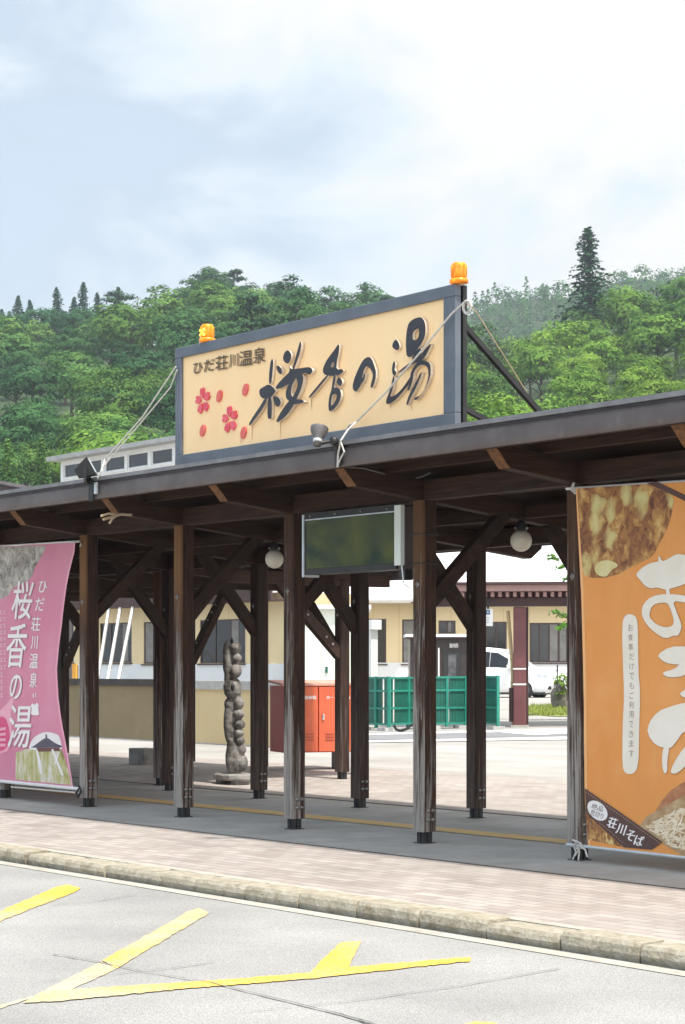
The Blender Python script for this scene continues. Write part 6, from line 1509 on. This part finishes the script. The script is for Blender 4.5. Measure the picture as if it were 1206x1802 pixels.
def make_conifer(seed, h, w, nb, per, size, droop=.25):
    """conifer: boughs at every height and angle, long below and short above"""
    rs = random.Random(seed); m = MB(); lean = rs.uniform(-.2, .2)
    for t in range(nb):
        f = ((t + rs.random()) / nb) ** .9; z = h * (.06 + .93 * f); a = t * 2.39996 + rs.uniform(-.5, .5)
        L_ = (w * .5 * (1 - f) ** .75 * (.8 + .25 * math.sin(f * 17 + seed)) + .18) * rs.uniform(.62, 1.12)
        for j in range(per):
            q = (j + .7) / per; c = Vector((math.cos(a) * L_ * q + lean * f, math.sin(a) * L_ * q, z - droop * L_ * q * q + rs.uniform(-.15, .15)))
            leaf_quads(m, c, 4, .28 + .1 * (1 - f), .13, size * (1 - .35 * f), rs, .8)
    tr = MB().tube([(0, 0, -.6), (lean * .3, 0, h * .5), (lean, 0, h * .98)], h * .016 + .05, 7, .02)
    return m, tr
def make_pine(seed, h, w, size):
    rs = random.Random(seed); m = MB(); tr = MB().tube([(0, 0, -.6), (.2, .1, h * .4), (-.2, 0, h * .75), (0, 0, h * .97)], h * .02 + .05, 7, .05)
    for k in range(11):
        z = h * (.40 + .57 * k / 10); a = k * 2.4 + rs.uniform(-.4, .4); L_ = w * .5 * (1.05 - .65 * k / 10) * rs.uniform(.7, 1.1)
        e = Vector((math.cos(a) * L_, math.sin(a) * L_, z + .2)); tr.tube([(0, 0, z - .3), e * .6 + Vector((0, 0, z * .4)), e], .07, 5, .03)
        for q in (.45, .75, 1.0): leaf_quads(m, Vector((e.x * q, e.y * q, z + .2)), 80, w * .19, w * .085, size, rs, .9)
    leaf_quads(m, Vector((0, 0, h * .97)), 90, w * .20, w * .10, size, rs, .9)
    return m, tr
PROTO = {}
def proto(key, mk, leaf):
    m, tr = mk; me = bpy.data.meshes.new('crown'); me.from_pydata(m.v, [], m.f); me.materials.append(M[leaf]); me.update()
    mt = bpy.data.meshes.new('trunk'); mt.from_pydata(tr.v, [], tr.f); mt.materials.append(M['bark']); mt.update()
    PROTO[key] = (me, mt)
for k in range(7): proto('b%d' % k, make_broad(100 + k, (9.5, 10.5, 9, 11, 8.5, 10, 9.5)[k], (8.5, 7.5, 9.5, 8, 7.5, 10, 8)[k], 22, 78, .52), 'leaf')
for k in range(4): proto('n%d' % k, make_broad(150 + k, (9.5, 10, 8.8, 9.2)[k], (8.5, 8, 9.2, 7.6)[k], 30, 190, .33), 'leaf')
for k in range(3): proto('c%d' % k, make_conifer(200 + k, (15, 13, 14)[k], (8.0, 7.0, 9.0)[k], 150, 5, .62), 'needle')
for k in range(2): proto('p%d' % k, make_pine(300 + k, (13, 12)[k], (9.5, 8)[k], .55), 'needle')
proto('s0', make_conifer(400, 9, 3.6, 130, 4, .46, -.35), 'leaf')
proto('bush', make_broad(500, 4.5, 8.0, 40, 50, .34), 'leaf')
def tree(key, loc, label, name='broadleaf_tree', group=None, sc=1.0, rz=0.0, tint=(1, 1, 1), scz=1.0):
    me, mt = PROTO[key]
    r = bpy.data.objects.new(name, None); col.objects.link(r); r.location = loc; r.rotation_euler = (0, 0, rz); r.scale = (sc, sc, sc * scz); tag(r, label, 'tree', group)
    c = bpy.data.objects.new('crown', me); col.objects.link(c); c.parent = r; c.color = (*tint, 1)
    t_ = bpy.data.objects.new('trunk', mt); col.objects.link(t_); t_.parent = r
    return r
def lip(px): return 867 - .1509 * px
rt = random.Random(21); ntree = 0
def zone(px, y):
    if px < 330: return 'on the hillside left of the roof sign'
    if px < 800: return 'on the ridge behind the roof sign'
    return 'on the near hillside right of the roof sign'
d = 158.0; rows = []
while d < 452: rows.append(d); d += 12.5 + (d - 158) * .03
for d in rows:
    px = -60 + rt.uniform(-30, 0)
    while px < 1340:
        dj = d + rt.uniform(-5, 5); dr = ridge_d(px)
        step = rt.uniform(6.4, 8.8) * FPX / d
        if dj < dr + 3:
            z = hill_z(px, dj); t_ = (dj - D0) / (dr - D0); ytop = Y0 - (z + 9.5 - 1.45) / dj * FPX
            vis = ytop < lip(px) - 6 and not (350 < px < 775 and ytop > 600 - .225 * (px - 318) + 130)
            if vis:
                right = px > 800
                hi = min(1, max(0, t_))
                key = 'b%d' % rt.randrange(7); nm = 'broadleaf_tree'; lab = 'green broadleaf tree '; sc = rt.uniform(.80, 1.30); scz = rt.uniform(.82, 1.0)
                g = rt.random()
                if dj < 235: key = 'n%d' % rt.randrange(4)
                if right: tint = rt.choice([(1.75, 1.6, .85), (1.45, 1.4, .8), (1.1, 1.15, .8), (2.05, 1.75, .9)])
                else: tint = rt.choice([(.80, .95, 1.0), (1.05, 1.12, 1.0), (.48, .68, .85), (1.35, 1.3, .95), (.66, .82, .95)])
                if not right and px < 235 and hi > .80:
                    if rt.random() < .8: key = 'c%d' % rt.randrange(3); nm = 'conifer_tree'; lab = 'dark narrow conifer '; tint = (.75, .9, 1.1); sc = rt.uniform(.75, 1.05); scz = 1
                elif rt.random() < .022: key = 'p%d' % rt.randrange(2); nm = 'pine_tree'; lab = 'layered dark pine '; tint = (.95, 1.1, 1.1); sc = rt.uniform(.8, 1.0); scz = 1
                zn = zone(px, ytop)
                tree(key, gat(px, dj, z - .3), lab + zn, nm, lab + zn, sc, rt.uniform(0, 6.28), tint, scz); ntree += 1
        px += step
# trees that stand out
def solo(key, px, ytop, d, h, label, name, tint, scz=1.0, zmin=None):
    z = 1.45 + (Y0 - ytop) / FPX * d; hh = max(v.co.z for v in PROTO[key][0].vertices); s_ = h / hh
    return tree(key, gat(px, d, z - h * scz), label, name, None, s_, 1.0, tint, scz)
solo('c0', 1038, 398, 296, 22.5, 'tall solitary dark conifer rising above the right hillside', 'conifer_tree', (.62, .88, .85), .69)
solo('p0', 365, 474, 432, 14, 'large layered pine on the highest point of the ridge left of the sign', 'pine_tree', (.75, 1.0, 1.0))
solo('p1', 412, 474, 436, 13, 'smaller pine with a pointed top on the ridge beside the large pine', 'pine_tree', (.75, 1.0, 1.0))
solo('c1', 643, 497, 445, 12, 'small pointed conifer showing just above the top of the roof sign', 'conifer_tree', (.6, .8, .95))
solo('c2', 130, 522, 436, 14, 'slim conifer standing highest on the left end of the ridge', 'conifer_tree', (.65, .85, 1.05))
solo('s0', 14, 770, 150, 5.2, 'bright green cone shaped young tree at the far left edge above the hut', 'conical_tree', (1.5, 1.5, 1.2))
solo('s0', 74, 768, 152, 5.0, 'bright green cone shaped young tree beside the clerestory windows', 'conical_tree', (1.4, 1.45, 1.2), 1.05)
solo('bush', 215, 748, 118, 5.4, 'wide light green round tree just behind the clerestory windows', 'round_tree', (1.9, 1.75, 1.1))
solo('n2', 880, 684, 120, 7.5, 'bright green tree behind the walkway roof at the foot of the sign stays', 'broadleaf_tree', (1.9, 1.75, 1.05))
solo('n1', 300, 800, 128, 6.0, 'pale green tree low down at the left edge of the roof sign', 'broadleaf_tree', (1.6, 1.5, 1.1))
# the far ridge reads as one wood: a single mass of crowns
rs = random.Random(77); m = MB(); d = 752.0
while d < 832:
    px = 690 + rs.uniform(0, 20)
    while px < 1330:
        z = far_z(px, d); r_ = rs.uniform(3.2, 5.6); h = rs.uniform(4, 8)
        if Y0 - (z + 14 - 1.45) / d * FPX < skyl(px) + 90:
            c = gat(px + rs.uniform(-5, 5), d + rs.uniform(-6, 6), z + h * .55)
            if rs.random() < .25 and px < 1010:
                for q in range(7): leaf_quads(m, c + Vector((0, 0, q * 1.15)), 10, 2.8 * (1 - q / 7.5), .9, 1.3, rs, .6)
            else: leaf_quads(m, c, 56, r_, h * .45, 1.25, rs, .4, None, .3, .4)
        px += rs.uniform(6, 9) * FPX / d
    d += 3.6
o = m.build('far_wood', M['leaf']); o.color = (.85, 1.12, .90, 1); tag(o, kind='stuff')
# left far conifers beyond the ridge
for k in range(9):
    px = -20 + k * 19 + rt.uniform(-6, 6); solo('c%d' % (k % 3), px, 540 + rt.uniform(-8, 10), 520, 15, 'hazy dark conifer on the left skyline', 'conifer_tree', (.6, .85, 1.1))['group'] = 'conifers on the left skyline'
print('trees', ntree)
# garden tree by the car: branch with fresh leaves hanging into view
rs = random.Random(5); gp = gplane(1062, 1268); dG = (gp - CAM).dot(FWD)
gt = thing('garden_tree', tuple(gp), 'young garden tree with fresh green leaves beside the orange banner', 'tree')
tr = MB(); ctr = at(1062, 1130, dG)
tr.tube([gp, at(1060, 1180, dG), at(1056, 1090, dG), at(1060, 990, dG), at(1064, 940, dG)], .085, 8, .03)
lf = MB()
for x, y, n, r_ in ((975, 985, 26, .16), (990, 1000, 40, .2), (968, 978, 12, .12), (1000, 1020, 36, .22), (1020, 1010, 60, .3), (1050, 980, 90, .4), (1080, 1000, 90, .4), (990, 1085, 36, .22), (975, 1078, 20, .16), (1000, 1100, 34, .2), (985, 1106, 14, .13), (1030, 1090, 80, .35), (1070, 1070, 90, .45), (1110, 1040, 90, .45)):
    c = at(x, y, dG + rs.uniform(-.25, .25)); leaf_quads(lf, c, n, r_, r_ * .6, .13, rs, .9)
    tr.tube([at(1058, y + 45, dG), at((1058 + x) / 2, y + 14, dG), c], .022, 5, .006)
tr.build('trunk', M['bark'], gt); lo = lf.build('crown', M['leaf'], gt); lo.color = (2.3, 2.3, 1.3, 1)
sh = thing('shrub', tuple(pr + Vector((.1, -.2, .3))), 'small yellow green shrub growing over the boulder', 'shrub')
lf = MB(); tw = MB()
for k in range(16):
    c = at(rs.uniform(978, 1004), rs.uniform(1190, 1222), dR - .35 + rs.uniform(-.2, .2)); leaf_quads(lf, c, 16, .15, .12, .10, rs, .6); tw.tube([pr + Vector((.1, -.2, .2)), c], .012, 4, .005)
lo = lf.build('foliage', M['leaf'], sh); lo.color = (2.4, 2.0, 1.0, 1); tw.build('stem', M['bark'], sh)
st_ = thing('garden_stake', tuple(gplane(981, 1245)), 'thin dark stake standing in front of the minivan bonnet', 'stake')
MB().tube([gplane(981, 1245), at(981, 1170, (gplane(981, 1245) - CAM).dot(FWD))], .02, 6).build('rod', M['black'], st_)
MB().sphere(at(981, 1180, (gplane(981, 1245) - CAM).dot(FWD)), .035, 8).build('knob', M['black'], st_)

# ================================================================ AIR
hz = MB().box((-1500, -400, -2), (600, 1500, 215))
hm_ = bpy.data.materials.new('haze_air'); hm_.use_nodes = True; nt = hm_.node_tree; nt.nodes.clear()
ho = N(nt, 'ShaderNodeOutputMaterial'); hv = N(nt, 'ShaderNodeVolumePrincipled'); hv.inputs['Color'].default_value = (.80, .90, 1.0, 1); hv.inputs['Density'].default_value = .00032; hv.inputs['Anisotropy'].default_value = .2
nt.links.new(hv.outputs[0], ho.inputs['Volume'])
tag(hz.build('haze', hm_), kind='stuff')
